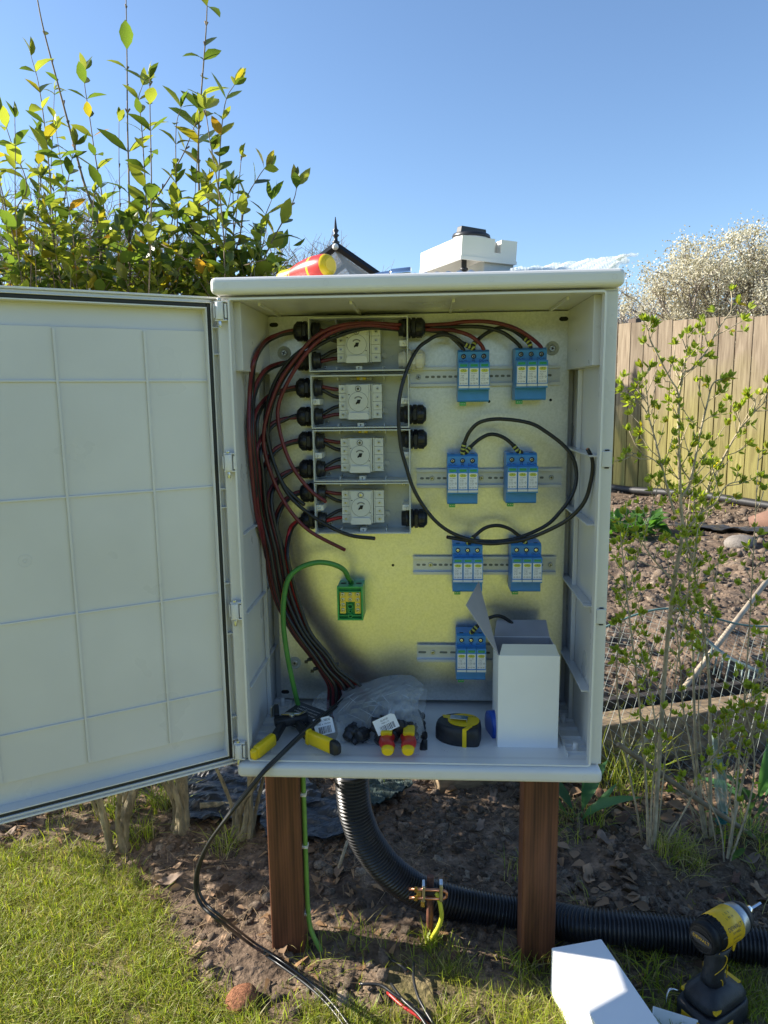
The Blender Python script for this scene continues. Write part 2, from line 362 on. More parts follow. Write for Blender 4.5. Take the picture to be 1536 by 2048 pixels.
# inner side ribs, corner blocks and floor cells
for sx in (-1, 1):
    b = MB()
    for z in ((.500, .390, .255, .110) if sx > 0 else (.375, .240, .110)):
        b.bx(sx*.2878, sx*(.272 if sx > 0 else .2815), .03, .249, z-.0015, z+.0015)
    b.bx(sx*.2876, sx*.270, .02, .2492, .640, .7446)
    b.bx(sx*.2876, sx*.280, .165, .169, -.010, .639); b.bx(sx*.2876, sx*.2745, .2475, .2497, -.010, .639)
    o = b.build('side_rib', GRP, enc, .0008)
    b = MB(); x_in = .252
    b.bx(sx*x_in, sx*(x_in-.0018), .020, .247, -.0104, .004)
    for y in (.03, .055, .085, .12, .155, .19, .225): b.bx(sx*(x_in+.0001), sx*.2872, y, y+.0018, -.0104, .0035)
    for y in (.043, .15, .21): b.cyl((sx*.268, y, -.0104), (sx*.268, y, .013), .0048, .0042, 16)
    b.build('floor_rib', GRP, enc)
b = MB(); b.ring((.279+.001, .10, .685), (-1, 0, 0), .008, .0088, .0004)
b.build('side_mark', GRP, enc)
for x in (-.245, -.1, .06, .235): b = MB(); b.bx(x-.002, x+.002, .04, .2, .740, .7448); b.build('roof_rib', GRP, enc)
# mounting plate
px0, px1, pz0, pz1, PY = -.2715, .2745, .0085, .7435, .2185
b = MB(); b.bx(px0, px1, PY, PY+.002, pz0, pz1); b.bx(px0, px0+.002, PY+.0021, PY+.014, pz0, pz1); b.bx(px1-.002, px1, PY+.0021, PY+.014, pz0, pz1)
mp = b.build('mounting_plate', PLATE, enc, .0005)
b = MB()
for x, z in ((-.0473, .2794), (.1315, .5855), (.2424, .5868), (-.03, .5655), (-.003, .566)): b = MB(); b.lathe([(0, .0026), (.0003, .0026)], (x, PY, z), NY, 16); b.build('plate_hole', DARK, mp)
for x, z in ((-.2599, .7285), (.262, .7293), (-.2635, .0221), (.262, .022)):
    b = MB(); b.prism([(.005*math.cos(a)+(.003 if math.cos(a) > 0 else -.003), .004*math.sin(a)) for a in [k*math.pi/8 for k in range(16)]], (x, PY, z), X_, Z_, (0, -.0004, 0)); b.build('plate_hole', DARK, mp)
for x, z in ((.2429, .6782), (-.2425, .0826), (-.2425, .678), (.243, .083)):
    b = MB(); b.lathe([(0, .0125), (.001, .0125), (.0012, .0118)], (x, PY, z), NY, 24, 2); b.screw((x, PY-.0013, z), NY, .0062, 0, 1, .0025)
    b.build('plate_screw', [STEEL, DARK, GREYP], mp)

# door: local frame u along the door, n towards the room, z up
DA = 1.00776; HL = Vector((-.305, 0, 0)); DU = Vector((-math.sin(DA), -math.cos(DA), 0)); DN = Vector((math.cos(DA), -math.sin(DA), 0))
MD = Matrix(((DU.x, DN.x, 0, HL.x), (DU.y, DN.y, 0, HL.y), (0, 0, 1, 0), (0, 0, 0, 1)))
# (DU, DN, Z) is left handed, so boxes are mirrored: faces are flipped back after the transform
def dbuild(b, *a, **k):
    b.xf(MD); b.f = [tuple(reversed(f)) for f in b.f]; return b.build(*a, **k)
DW, DT, DB = .578, .7502, -.0125
b = MB(); b.bx(-.0165, DW, -.036, -.033, DB, DT)                              # outer skin
b.bx(-.0165, -.0135, -.0329, -.0012, DB, DT); b.bx(DW-.003, DW, -.0329, -.0012, DB, DT)
b.bx(-.0134, DW-.0031, -.0329, -.0012, DT-.003, DT); b.bx(-.0134, DW-.0031, -.0329, -.0012, DB, DB+.003)
b.bx(.0045, .0060, -.0328, .0, DB+.008, DT-.0075); b.bx(DW-.016, DW-.0145, -.0328, .0, DB+.008, DT-.0075)
b.bx(.0061, DW-.0161, -.0328, 0, DT-.0095, DT-.008); b.bx(.0061, DW-.0161, -.0328, 0, DB+.0085, DB+.010)
b.bx(-.0134, .0044, -.0150, -.0110, DB+.0031, DT-.0031); b.bx(DW-.0144, DW-.0031, -.010, -.006, DB+.0031, DT-.0031)
b.bx(.0045, DW-.0145, -.010, -.006, DT-.0078, DT-.0031); b.bx(.0045, DW-.0145, -.010, -.006, DB+.0031, DB+.0078)
dbuild(b, 'door', GRPL, enc, bevel=.0008)
door = [c for c in enc.children if c.name.startswith('door')][0]
g0, g1, gz0, gz1 = .0062, DW-.0162, DB+.0102, DT-.0097
b = MB(); t = .0058
b.bx(g0, g0+t, -.012, -.002, gz0, gz1); b.bx(g1-t, g1, -.012, -.002, gz0, gz1); b.bx(g0+t, g1-t, -.012, -.002, gz1-t, gz1); b.bx(g0+t, g1-t, -.012, -.002, gz0, gz0+t)
dbuild(b, 'gasket', GASKET, door, bevel=.0015)
i0, i1, iz0, iz1 = g0+t+.0002, g1-t-.0002, gz0+t+.0002, gz1-t-.0002
b = MB(); t = .0017
b.bx(i0, i0+t, -.0325, -.0005, iz0, iz1); b.bx(i1-t, i1, -.0325, -.0005, iz0, iz1); b.bx(i0+t, i1-t, -.0325, -.0005, iz1-t, iz1); b.bx(i0+t, i1-t, -.0325, -.0005, iz0, iz0+t)
dbuild(b, 'inner_lip', GRPL, door)
b = MB(); b.bx(i0+t, i1-t, -.0150, -.0125, .0435, .7000); 
b.prism([(-.0328, iz1-t), (-.0225, iz1-t), (-.0160, .7001), (-.0180, .7001)], (i0+t, 0, 0), Y_, Z_, (i1-i0-2*t, 0, 0)); b.prism([(-.0328, iz0+t), (-.0180, .0434), (-.0160, .0434), (-.0225, iz0+t)], (i0+t, 0, 0), Y_, Z_, (i1-i0-2*t, 0, 0))
for z in (.6246, .459, .2834, .1175): b.bx(i0+t, i1-t, -.0124, -.0098, z-.0014, z+.0014)
for u in (.1045, .2275, .3475, .470): b.bx(u-.0017, u+.0017, -.0124, -.0092, .046, .6975)
for u, z in ((.2895, .3717), (.30, .56)):
    if z < .5: b.ring((u, -.0125, z), (0, 1, 0), .0085, .0093, .0005, 28); b.ring((u, -.0125, z), (0, 1, 0), .0022, .0034, .0008, 16)
dbuild(b, 'inner_panel', GRP, door, bevel=.0008)
b = MB()
for z in (.705, .665, .455, .425, .30, .215, .07, .03): b.bx(-.0133, .0043, -.0109, -.0022, z-.001, z+.001)
b.bx(-.0055, -.0043, -.0109, -.004, DB+.004, DT-.004)
dbuild(b, 'channel_rib', GRPL, door)
for hx_, hy_ in ((439, 622), (457, 925), (470, 1222), (477, 1502)):
    c = at(hx_, hy_, -.0125); h = .0125; z = c.z
    b = MB(); b.cyl(c+Z_*(-h), c+Z_*h, .0062, m=0, n=24); b.cyl(c+Z_*(-h-.012), c+Z_*(-h-.0023), .0028, m=1); b.cyl(c+Z_*(h+.0023), c+Z_*(h+.006), .0032, m=1)
    b.box(c+Vector((.002, .003, h+.0012)), (.018, .010, .002), 0); b.box(c+Vector((.002, .003, -h-.0012)), (.018, .010, .002), 0)
    b.box(c+Vector((.0095, .003, 0)), (.003, .010, .021), 0); b.box(c+Vector((-.0085, .004, 0)), (.002, .008, .020), 0)
    b.build('hinge', [GRPL, STEEL], enc, .0004)

# ---------------------------------------------------------------- DIN rails
def din_rail(x0, x1, z, label, screws, long_slots=False):
    t = thing('din_rail', label, 'rail', (x0, PY, z), 'mounting rails on the metal plate'); y = PY-.0002
    b = MB(); b.bx(x0, x1, y-.0012, y, z-.0125, z+.0125)
    for s in (-1, 1):
        b.bx(x0, x1, y-.0073, y, z+s*.0125-.0006, z+s*.0125+.0006)
        b.bx(x0, x1, y-.0085, y-.0074, z+s*.0122, z+s*.0175)
    p = .0205 if long_slots else .0105; a = .0072 if long_slots else .0032; x = x0+.010
    while x < x1-.008:
        if all(abs(x-s) > .008 for s in screws):
            b.prism([(x+(a-.0018 if math.cos(q) > 0 else -a+.0018)+.0022*math.cos(q), z+.0022*math.sin(q)) for q in [k*math.pi/6+.01 for k in range(12)]], (0, y-.0013, 0), X_, Z_, (0, -.0002, 0), 1)
        x += p
    b.build('rail', [RAILM, SLOTM], t, .0002)
    for s in screws:
        b = MB(); b.screw((s, y-.0014, z), NY, .0044, 0, 1, .0022); b.build('screw', [STEEL, DARK], t)
SLOTM = mat('rail_slot', (.20, .21, .19), .5, .2)
def wx(px, py): return at(px, py, PY-.004).x
din_rail(-.0121, .2575, .6310, 'topmost slotted steel rail carrying two blue surge protectors fed by maroon wires', [wx(837, 753)])
din_rail(-.0013, .2648, .4456, 'slotted steel rail second from the top, behind two blue surge protectors', [wx(864, 957), wx(963, 955), wx(1103, 957)])
din_rail(-.0089, .2585, .2806, 'slotted steel rail third from the top, above the raised carton flap', [wx(861, 1131), wx(1101, 1131)])
din_rail(-.0023, .2590, .1070, 'lowest steel rail with long slots, running behind the white carton', [wx(866, 1307)], True)

# ---------------------------------------------------------------- surge protectors
def make_spd():
    t = thing('surge_protector', 'x', 'surge protector', (0, 0, 0), 'blue surge protectors on the rails', local=True)
    W = .054; h = W/2
    b = MB()                                            # body: side profile extruded across the width
    prof = [(-.006, .045), (-.040, .045), (-.047, .041), (-.047, .0228), (-.050, .0228), (-.050, -.0245), (-.047, -.0245), (-.047, -.043), (-.044, -.045), (-.006, -.045), (-.004, -.02), (-.004, .02)]
    b.prism(prof, (-h, 0, 0), Y_, Z_, (W, 0, 0)); b.ring((.0, -.047, -.0345), NY, .0046, .0051, .0003)
    b.bx(-h+.001, h-.001, -.0475, -.0471, -.0425, -.0421)
    b.build('housing', BLUE, t, .0006)
    for k in (-1, 0, 1):
        x = k*.018; b = MB()
        prof = [(-.0502, .0226), (-.063, .0226), (-.064, .021), (-.064, -.0165), (-.0655, -.0175), (-.0655, -.0235), (-.062, -.0243), (-.0502, -.0243)]
        b.prism(prof, (x-.0087, 0, 0), Y_, Z_, (.0174, 0, 0))
        m = b.build('plug_module', BLUE, t, .0004)
        b = MB(); b.bx(x-.006, x+.006, -.0645, -.0641, .0155, .0195); b.build('indicator_window', GREENW, m)
        b = MB(); b.bx(x-.0078, x+.0076, -.0645, -.0641, -.0158, .0128)
        y = -.06462
        b.prism([(x+.0065*math.cos(q), .0085+.0029*math.sin(q)) for q in [j*math.pi/10 for j in range(20)]], (0, -.0645, 0), X_, Z_, (0, -.0001, 0), 1)
        b.text('SRE', (x, y-.00005, .0085), X_, Z_, .0058, 2)
        b.text('T2 C 40 PV', (x, y, .0035), X_, Z_, .0021, 3)
        for j, (st, s) in enumerate((('Un 500V', .0018), ('In 20kA', .0018), ('Imax 40kA', .0018), ('Up 1.8kV', .0018))): b.text(st, (x-.0022, y, .0003-j*.0027), X_, Z_, s, 3)
        b.ring((x+.005, y, -.0055), NY, .0011, .0015, .0001, 12, 3)
        b.text('25 CE PV', (x-.0002, y, -.0132), X_, Z_, .0034, 3)
        b.build('rating_label', [LABELW, LOGOY, LOGOG, INK], m)
        b = MB(); b.bx(x-.0085, x+.0085, -.0668, -.0656, -.0212, -.0172); b.build('module_grip', WHITEP, m, .0003)
    for k, s in ((-1, 'DC+/-'), (0, 'PE'), (1, 'DC-/+')):
        x = k*.0175; b = MB(); b.lathe([(0, .0040), (.0005, .0040)], (x, -.0470, .0335), NY, 18, 1)
        b.ring((x, -.0471, .0335), NY, .0028, .0042, .0012, 18, 1); b.screw((x, -.0476, .0335), NY, .0029, 0, 1, .001)
        b.bx(x-.0035, x+.0035, -.042, -.038, .0451, .0454, 1)
        b.build('terminal', [CHROME, DARK], t)
        b = MB(); b.text(s, (x, -.04725, .0260), X_, Z_, .0060); b.build('terminal_marking', BLUED, t)
    b = MB(); b.bx(-.0235, -.0125, -.041, -.031, -.0515, -.0451)
    for k in range(3): b.cyl((-.0212+k*.0032, -.0411, -.048), (-.0212+k*.0032, -.0414, -.048), .0010, m=1, n=10)
    b.build('signal_connector', [GREENP, STEEL], t, .0003)
    return t
spd0 = make_spd()
SPD = [(.0997, .6305, 'upper left blue surge protector on the topmost rail, maroon and black wires in its top'),
       (.1987, .6325, 'upper right blue surge protector on the topmost rail, beside a round plate screw'),
       (.0814, .4488, 'left blue surge protector on the second rail, two black wires rising from it'),
       (.1858, .4500, 'right blue surge protector on the second rail, one black wire in its top'),
       (.0912, .2858, 'left blue surge protector on the third rail, touched by the raised carton flap'),
       (.1967, .2864, 'right blue surge protector on the third rail, above the open white carton'),
       (.0985, .1155, 'lowest blue surge protector, alone on the bottom rail left of the white carton')]
for i, (x, z, lb) in enumerate(SPD):
    o = spd0 if i == 0 else copy_tree(spd0)
    o.location = (x, PY-.003, z); o['label'] = lb

# ---------------------------------------------------------------- isolator switches in open boxes
def gland_mb(x, z, side, mt=0):                          # side -1: left, +1: right ; x = outer wall face
    b = MB(); s = side; c = Vector((x, -.030, z)); ax = Vector((s, 0, 0))
    b.lathe([(0, .0172), (.0035, .0175), (.0042, .0160)], c, ax, 24, mt, smooth=False)
    b.lathe([(.0043, .0150), (.0060, .0150)], c, ax, 24, mt)
    b.lathe([(.0061, .0172), (.0070, .0178), (.0125, .0178), (.0130, .0165)], c, ax, 6, mt, smooth=False)
    b.lathe([(.0131, .0160), (.0140, .0166), (.0245, .0160), (.0290, .0120), (.0300, .0088)], c, ax, 18, mt)
    for k in range(12):
        a = k*math.pi/6; d = Vector((0, math.cos(a), math.sin(a)))
        b.box(c+ax*.0195+d*.0163, (.009, .0022, .0022), mt, R=Matrix.Rotation(a, 3, 'X'))
    b.lathe([(-.0175, .0128), (-.0170, .0140), (-.0100, .0140), (-.0095, .0155), (-.0030, .0155)], c, ax, 18, mt)
    return b
def make_isolator():
    t = thing('isolator_switch', 'x', 'isolator switch', (0, 0, 0), 'opened isolator boxes stacked on the plate', local=True)
    hw, hh, dp, wl = .0870, .0465, .058, .0022
    b = MB(); b.bx(-hw, hw, -.0025, 0, -hh, hh)
    b.bx(-hw, -hw+wl, -dp, -.0026, -hh, hh); b.bx(hw-wl, hw, -dp, -.0026, -hh, hh)
    b.bx(-hw+wl, hw-wl, -dp, -.0026, hh-wl, hh); b.bx(-hw+wl, hw-wl, -dp, -.0026, -hh, -hh+wl)
    for x in (-.041, .042): b.bx(x-.0007, x+.0007, -.045, -.0026, -hh+wl, -hh+wl+.006); b.bx(x-.0007, x+.0007, -.040, -.0026, hh-wl-.006, hh-wl)
    b.bx(-.084, .084, -.0034, -.0026, .0002, .0012); b.bx(-.0005, .0005, -.0034, -.0026, -.04, .04); b.bx(.0405, .0413, -.0034, -.0026, -.04, .04); b.bx(-.0413, -.0405, -.0034, -.0026, -.04, .04)
    for x in (-.0595, .0595):                            # knock-out outlines
        for z in (-.018, .018):
            b.ring((x+.003, -.0026, z-.003), NY, .0058, .0064, .0006)
    for k in range(6): b.bx(-.078+k*.004, -.0775+k*.004, -.0032, -.0026, -.042, -.020)
    b.build('box', GREYP2, t, .0005)
    for s in (-1, 1): b = MB(); b.bx(s*(hw-wl-.0001), s*(hw-wl-.013), -.052, -.0026, -.0045, .0055); b.ring((s*.0795, -.052, .0005), NY, .0015, .0028, .003, 14); b.build('corner_boss', WHITEP, t, .0006)
    for x, z in ((-.066, -.037), (.073, .038)):
        b = MB(); b.screw((x, -.0028, z), NY, .0042, 0, 1, .002); b.build('fixing_screw', [STEEL, DARK], t)
    # rotary switch module
    b = MB(); W = .0395; H = .0305
    b.bx(-.0255, .0175, -.040, -.0035, -H, H); b.bx(-.0225, .0145, -.0425, -.0401, -H+.001, H-.001)
    b.prism([(-.004+.0175*math.cos(q), .0+.0175*math.sin(q)) for q in [j*math.pi/16 for j in range(32)]], (0, -.0426, 0), X_, Z_, (0, -.0008, 0))
    b.ring((-.004, -.0426, .0225), NY, .0040, .0055, .0012, 20, 1); b.ring((-.004, -.0434, 0), NY, .0170, .0175, .0003, 32, 1)
    b.bx(-.008, 0, -.0436, -.0426, .019, .0285)
    for k in range(5):
        a = math.radians(50+k*20); b.box((-.004+.0085*math.cos(a), -.0437, .0085*math.sin(a)), (.0030, .0005, .0022), 1, R=Matrix.Rotation(-(a+math.pi/2), 3, 'Y'))
    b.prism([(-.0075, -.0035), (-.0015, -.0035), (.0005, .0035), (-.0055, .0035)], (0, -.0434, 0), X_, Z_, (0, -.0006, 0), 2)
    b.prism([(-.009, -.0045), (-.0065, -.0045), (-.0050, -.0005), (-.0075, -.0005)], (0, -.0434, 0), X_, Z_, (0, -.0008, 0), 2)
    for x, z in ((-.0205, .0125), (.0125, -.0105)): b.cyl((x, -.0426, z), (x, -.0429, z), .0011, m=2, n=12)
    for x, z in ((-.0235, .017), (.0155, .017), (-.0235, -.017), (.0155, -.017)): b.ring((x, -.0426, z), NY, .0022, .0030, .0006, 14)
    b.bx(.0185, .0215, -.034, -.0035, -H, H)
    sw = b.build('rotary_switch', [SWB, mat('dial_groove_grey', (.22, .225, .21), .5), DARK], t, .0004)
    b = MB(); b.screw((-.004, -.0427, .0225), NY, .0030, 0, 1, .0015); b.build('centre_screw', [CHROME, DARK], sw)
    b = MB(); b.prism([(-.0225, -.0315), (.0145, -.0315), (.0145, -.0245), (.0115, -.0195), (-.0195, -.0195), (-.0225, -.0245)], (0, -.0432, 0), X_, Z_, (0, -.0030, 0)); b.build('latch', WHITEP, sw, .0006)
    for s, xa, xb in ((-1, -.0395, -.0258), (1, .0218, .0375)):
        for k in range(4):
            z = .0225-k*.0150; dy = -.036 if s < 0 else -.035
            b = MB(); b.bx(xa, xb, dy, -.0035, z-.0072, z+.0072); b.ring(((xa+xb)/2, dy, z), NY, .0031, .0037, .0005, 16); b.screw(((xa+xb)/2, dy-.0001, z), NY, .0028, 1, 2, .0006)
            b.build('switch_terminal', [SWB, STEEL, DARK], sw, .0004)
    b = MB(); b.bx(.0376, .046, -.008, -.0035, -.021, -.013); b.ring((.044, -.008, -.018), NY, .0020, .0040, .001, 16); b.build('module_lug', SWB, sw)
    # brass earth bar above, catch below
    b = MB(); b.bx(-.0085, .0085, -.020, -.006, .0385, .0432, 0); b.lathe([(0, .0029), (.0012, .0029)], (0, -.0201, .0408), NY, 12, 1)
    for s in (-1, 1):
        b.bx(s*.0090, s*.0195, -.018, -.006, .0385, .0430, 2)
        for k in range(2): b.ring((s*(.0118+k*.005), -.0181, .0408), NY, .0011, .0019, .0003, 12, 1)
    b.build('earth_bar', [BRASSY, STEEL, GREYP], t, .0003)
    b = MB(); b.bx(-.0055, .0055, -.050, -.004, -.0440, -.0375); b.cyl((0, -.0502, -.0400), (0, -.0505, -.0400), .0011, m=1, n=12); b.bx(-.0005, .0005, -.0505, -.0501, -.0432, -.0402, 1)
    b.build('catch', [GREYP2, DARK], t, .0003)
    for s in (1, -1): gland_mb(-hw, s*.0255, -1).build('cable_gland', BLACKP, t)
    return t
BRASSY = mat('yellow_earth_bar', (.85, .66, .10), .35, .2)
iso0 = make_isolator()
ISO = [(-.1010, .6878, 'topmost opened isolator box, crossed by the arching maroon cables'),
       (-.0998, .5885, 'second opened isolator box from the top, its face clear of loose cables'),
       (-.0985, .4930, 'third opened isolator box from the top, just above the lowest one'),
       (-.0985, .3980, 'lowest opened isolator box, with a bright red wire entering its left side')]
isos = []
for i, (x, z, lb) in enumerate(ISO):
    o = iso0 if i == 0 else copy_tree(iso0); o.location = (x, PY, z); o['label'] = lb; isos.append(o)
for i, dz, mt in ((0, .028, 0), (0, -.0265, 1), (1, -.0240, 0), (2, .0270, 0), (3, -.0230, 0)):
    b = gland_mb(.0870, dz, 1); b.build('cable_gland', CREAM if mt else BLACKP, isos[i])

# ---------------------------------------------------------------- cables
CSPOTS = []
def cable(pts, r, m, name, label, group=None, ends=True, n=8, sub=5, yellow=None, mats=None):
    P = spline(pts, sub); b = MB(); b.tube(P, r, n, 0)
    if ends:
        for a, c in ((P[0], P[1]), (P[-1], P[-2])):
            d = (a-c).normalized(); b.cyl(a, a+d*.0012, r*.55, n=8, m=1)
    L = len(P)
    if yellow:                                           # a yellow stripe twisted round a green sheath
        q = []
        for i, p in enumerate(P):
            t = (P[min(i+1, L-1)]-P[max(i-1, 0)]).normalized(); s = t.cross(Vector((0, -1, 0))).normalized(); u = s.cross(t)
            a = .6+1.2*math.sin(i*.09); q.append(p+(s*math.cos(a)-u*abs(math.sin(a)))*r*.45)
        b.tube(q, r*.68, n, 2)
    mm = [m, COPPER] + ([CAYEL] if yellow else [])
    c = sum(b.v, Vector())/len(b.v); c.z = min(v.z for v in b.v)
    b.v = [v-c for v in b.v]; o = b.build(name, mm); o.location = c; tag(o, label, 'cable', group); ORG[o.name] = c
    return o, P
def sleeve(parent, P, r, side=0, n=6, at0=.004):         # yellow and black marker rings pushed over a cable end
    if side: P = P[::-1]
    acc = 0; rings = []; k = 0
    b = MB(); d = at0; i = 0; seglen = 0; L = [(P[j+1]-P[j]).length for j in range(len(P)-1)]
    def pt(s):
        for j, l in enumerate(L):
            if s <= l: return P[j]+(P[j+1]-P[j])*(s/l), (P[j+1]-P[j]).normalized()
            s -= l
        return P[-1], (P[-1]-P[-2]).normalized()
    for k in range(n):
        a, ta = pt(d); bb, _ = pt(d+.0030); b.tube([a, bb], r*1.28, 12, k % 2); d += .0031
    b.build('marker_sleeve', [SLY, BLACKP], parent)
SLY = mat('yellow_marker_sleeve', (.50, .52, .12), .5)
RC = .0034
# wires between isolator terminals, glands and the floor
def Bx(y):
    t = [(640, 548), (700, 524), (760, 515), (860, 511), (920, 515), (1024, 527), (1080, 541), (1148, 552), (1203, 566), (1266, 598), (1312, 634), (1340, 652), (1370, 672), (1410, 690)]
    for (a, xa), (c, xc) in zip(t, t[1:]):
        if a <= y <= c: return xa+(xc-xa)*(y-a)/(c-a)
    return t[-1][1]
names = ['topmost', 'second', 'third', 'lowest']
import itertools
for bi, (ix, iz, _) in enumerate(ISO):
    for gi, gz in enumerate((.0255, -.0255)):
        for ci in (0, 1):                                # 0 maroon, 1 black
            zt = {(0, 0): .0225, (0, 1): .0075, (1, 1): -.0075, (1, 0): -.0225}[(gi, ci)]
            dz = .004*(1 if ci == 0 else -1)*(1 if gi == 0 else -1)
            G = Vector((ix-.087, PY-.030, iz+gz))
            pts = [Vector((ix-.034, PY-.022, iz+zt)), Vector((ix-.050, PY-.024, iz+zt*.85+gz*.15)), G+Vector((.012, 0, dz*.6)), G+Vector((-.010, 0, dz*.5)), G+Vector((-.032, 0, dz*.5))]
            m = G+Vector((-.032, 0, 0)); d = m-CPOS; s = FPX/(d.dot(_f)); mx, my = CX+d.dot(_r)*s, CY-d.dot(_u)*s
            rank = (bi*2+gi)                             # 0..7, inner for lower boxes
            off = -13 + rank*5.4 + ci*3.4 + uni(-1.5, 1.5)
            dep = .170 - .008*((rank*2+ci) % 4) - .004*ci
            jy = my + 62 + uni(-6, 10)
            gap = mx-(Bx(jy)+off)
            def atc(x_, y_, Y_c):
                p = at(x_, y_, Y_c); lim = -.265 if y_ < 750 else -.280
                while p.x < lim and Y_c > .03: Y_c -= .004; p = at(x_, y_, Y_c)
                return p
            px = [(mx-gap*.35, my+5+ci*3, .184), (mx-gap*.72, my+20+ci*4, .17)]
            for p in px: pts.append(atc(*p))
            ys = [jy] + [y for y in (780, 860, 940, 1024, 1100, 1160, 1210, 1266, 1312, 1340) if y > jy+25]
            for y in ys:
                wdt = 1.0 if y < 1100 else (1.05 if y < 1266 else .85)
                if y >= 1312: wdt = .9
                pts.append(atc(Bx(y)+off*wdt+uni(-1.5, 1.5), y, dep if y < 1266 else dep-.004))
            ex = 655+(rank*2+ci)*5.8+uni(-2, 2)
            pts.append(at((ex+Bx(1370)+off)/2, 1372, dep)); pts.append(at(ex, 1408, dep+.002)); e = pts[-1].copy(); e.z = -.012; pts.append(e)
            red = (bi == 3 and gi == 1 and ci == 0)
            col = 'bright red' if red else ('maroon' if ci == 0 else 'black')
            cable(pts, RC, CABRED if red else (CARED if ci == 0 else CABK), 'wire', '%s wire from the %s left gland of the %s isolator box' % (col, ('upper', 'lower')[gi], names[bi]), 'wires bundled down the left side', ends=False, n=7, sub=4)
for i, (x, y, dx, dy) in enumerate(((636, 1318, 22, -7), (652, 1336, 26, -8))):
    b = MB(); a, c = at(x-dx, y+dy*-.3, .158), at(x+dx, y+dy, .160); b.box((a+c)/2, ((c-a).length, .016, .0022), R=Matrix.Rotation(-math.atan2((c-a).z, (c-a).x), 3, 'Y')); b.box(a+Vector((0, -.009, 0)), (.006, .004, .005))
    solo(b, 'cable_tie', BLACKP, ('upper' if i == 0 else 'lower')+' black cable tie round the wire bundle near the cabinet floor', 'cable tie', bevel=.0004)

# long loose cables arching from the upper right gland
gR = Vector((ISO[0][0]+.087, PY-.030, ISO[0][1]+.028))
def loose(l, Y, m, label, r=RC, grp=None, start=None, **k):
    pts = ([gR+Vector(v) for v in start] if start else [])+paths(l, Y); return cable(pts, r, m, 'cable', label, grp, **k)
st = lambda dy, dz: [(.030, dy, dz), (.0, dy, dz)]
YF = .150
loose([(736, 646, YF), (677, 652, .145), (630, 674, .142), (592, 716, .142), (560, 762, .142), (537, 820, .14), (527, 870, .14), (532, 915, .142), (553, 974, .148), (583, 1025, .152), (622, 1064, .158), (690, 1100, .165)], 0, CARED, 'long maroon cable arching over the topmost isolator box, its cut end hanging lowest', start=st(-.004, .004), r=.0034)
loose([(740, 650, YF), (680, 658, .145), (634, 684, .142), (597, 728, .142), (570, 775, .142), (557, 810, .142), (556, 840, .142), (566, 888, .142), (587, 937, .145), (620, 980, .15), (652, 1004, .152)], 0, CARED, 'maroon cable arching over the topmost isolator box, its cut end beside the lowest box', start=st(-.002, -.003), r=.0034)
loose([(736, 652, .158), (672, 664, .150), (618, 690, .15), (578, 722, .15), (552, 760, .15), (537, 800, .148), (530, 840, .148), (539, 898, .15), (562, 961, .15), (586, 990, .152), (609, 1010, .154)], 0, CABK, 'black cable arching over the topmost isolator box, its cut end by a left gland', start=st(.003, .003), r=.0034)
loose([(740, 656, .160), (676, 672, .154), (622, 700, .152), (586, 730, .152), (556, 778, .152), (540, 830, .15), (536, 880, .15), (552, 938, .15), (574, 985, .15), (606, 1018, .15), (648, 1047, .148), (698, 1070, .146), (750, 1077, .145)], 0, CABK, 'black cable arching over the topmost isolator box, its cut end lying across the lowest box', start=st(.004, -.004), r=.0034)
TL, TR, TC = .0175, .0175, 0
def top(i, k): x, z, _ = SPD[i]; return [Vector((x+k*.0175, PY-.003-.040, z+.046)), Vector((x+k*.0175, PY-.003-.040, z+.036))]
def rc(l, m, label, tail=None, head=None, **k):
    pts = (head[::-1] if head else []) + paths(l) + (tail or []); return cable(pts, RC, m, 'cable', label, None, ends=False, **k)
out = lambda dy, dz: [gR+Vector((.025, dy, dz)), gR+Vector((.0, dy, dz))]
rc([(895, 648, .18), (930, 643.5, .172), (977, 643.5, .165), (1024, 654, .16), (1058, 673, .162)], CARED, "maroon cable from the upper right gland to the top right surge protector's right terminal", top(1, 1), out(-.003, .004))
rc([(880, 654.5, .182), (919, 653, .178), (965, 654, .17), (1001, 663, .168), (1024, 677.5, .168)], CABK, "black cable from the upper right gland to the top right surge protector's left terminal", top(1, -1), out(.003, .003))
rc([(880, 660, .182), (907, 661, .178), (937, 670, .17), (957, 684, .17)], CARED, 'short maroon cable from the upper right gland to the top left surge protector', top(0, 1), out(-.003, -.003))
rc([(872, 663, .184), (890, 666, .18), (908, 679, .178)], CABK, 'short black cable from the upper right gland to the top left surge protector', top(0, -1), out(.003, -.004))
o, P = rc([(947, 689, .175), (960, 676, .182), (977, 664, .185), (1001, 655, .186), (1024, 660, .186), (1045, 674, .18), (1057, 684, .176)], CABK, 'black earth jumper linking the centre terminals of the two top surge protectors', top(1, 0), top(0, 0)[::1]); 
sleeve(o, P, RC, 0, 6, .012); sleeve(o, P, RC, 1, 6, .012)
o, P = rc([(934, 691, .172), (925, 686, .17), (907, 674, .165), (888, 669.5, .162), (872, 672, .16), (858, 680, .155), (836, 697, .145), (815.5, 735, .135), (801, 784, .128), (797, 831, .125), (801, 889, .125), (813, 936, .125), (829.5, 983, .125), (860, 1030, .125), (892, 1059, .125), (929, 1076, .125), (962, 1082, .125), (1011, 1081, .125), (1052, 1070, .125), (1093.5, 1050, .125), (1120, 1024, .125), (1143.6, 991, .125), (1153, 956, .128), (1148, 921, .13), (1129.5, 893, .135), (1094, 865, .14), (1059, 846, .145), (1000.6, 838, .15), (961, 844, .158), (939.7, 862.6, .165), (929, 886, .170), (925, 903, .173)], CABK, 'long black cable looping widely between the first and second row left surge protectors', top(2, 0), top(0, 0))
sleeve(o, P, RC, 0, 6, .012); sleeve(o, P, RC, 1, 6, .012)
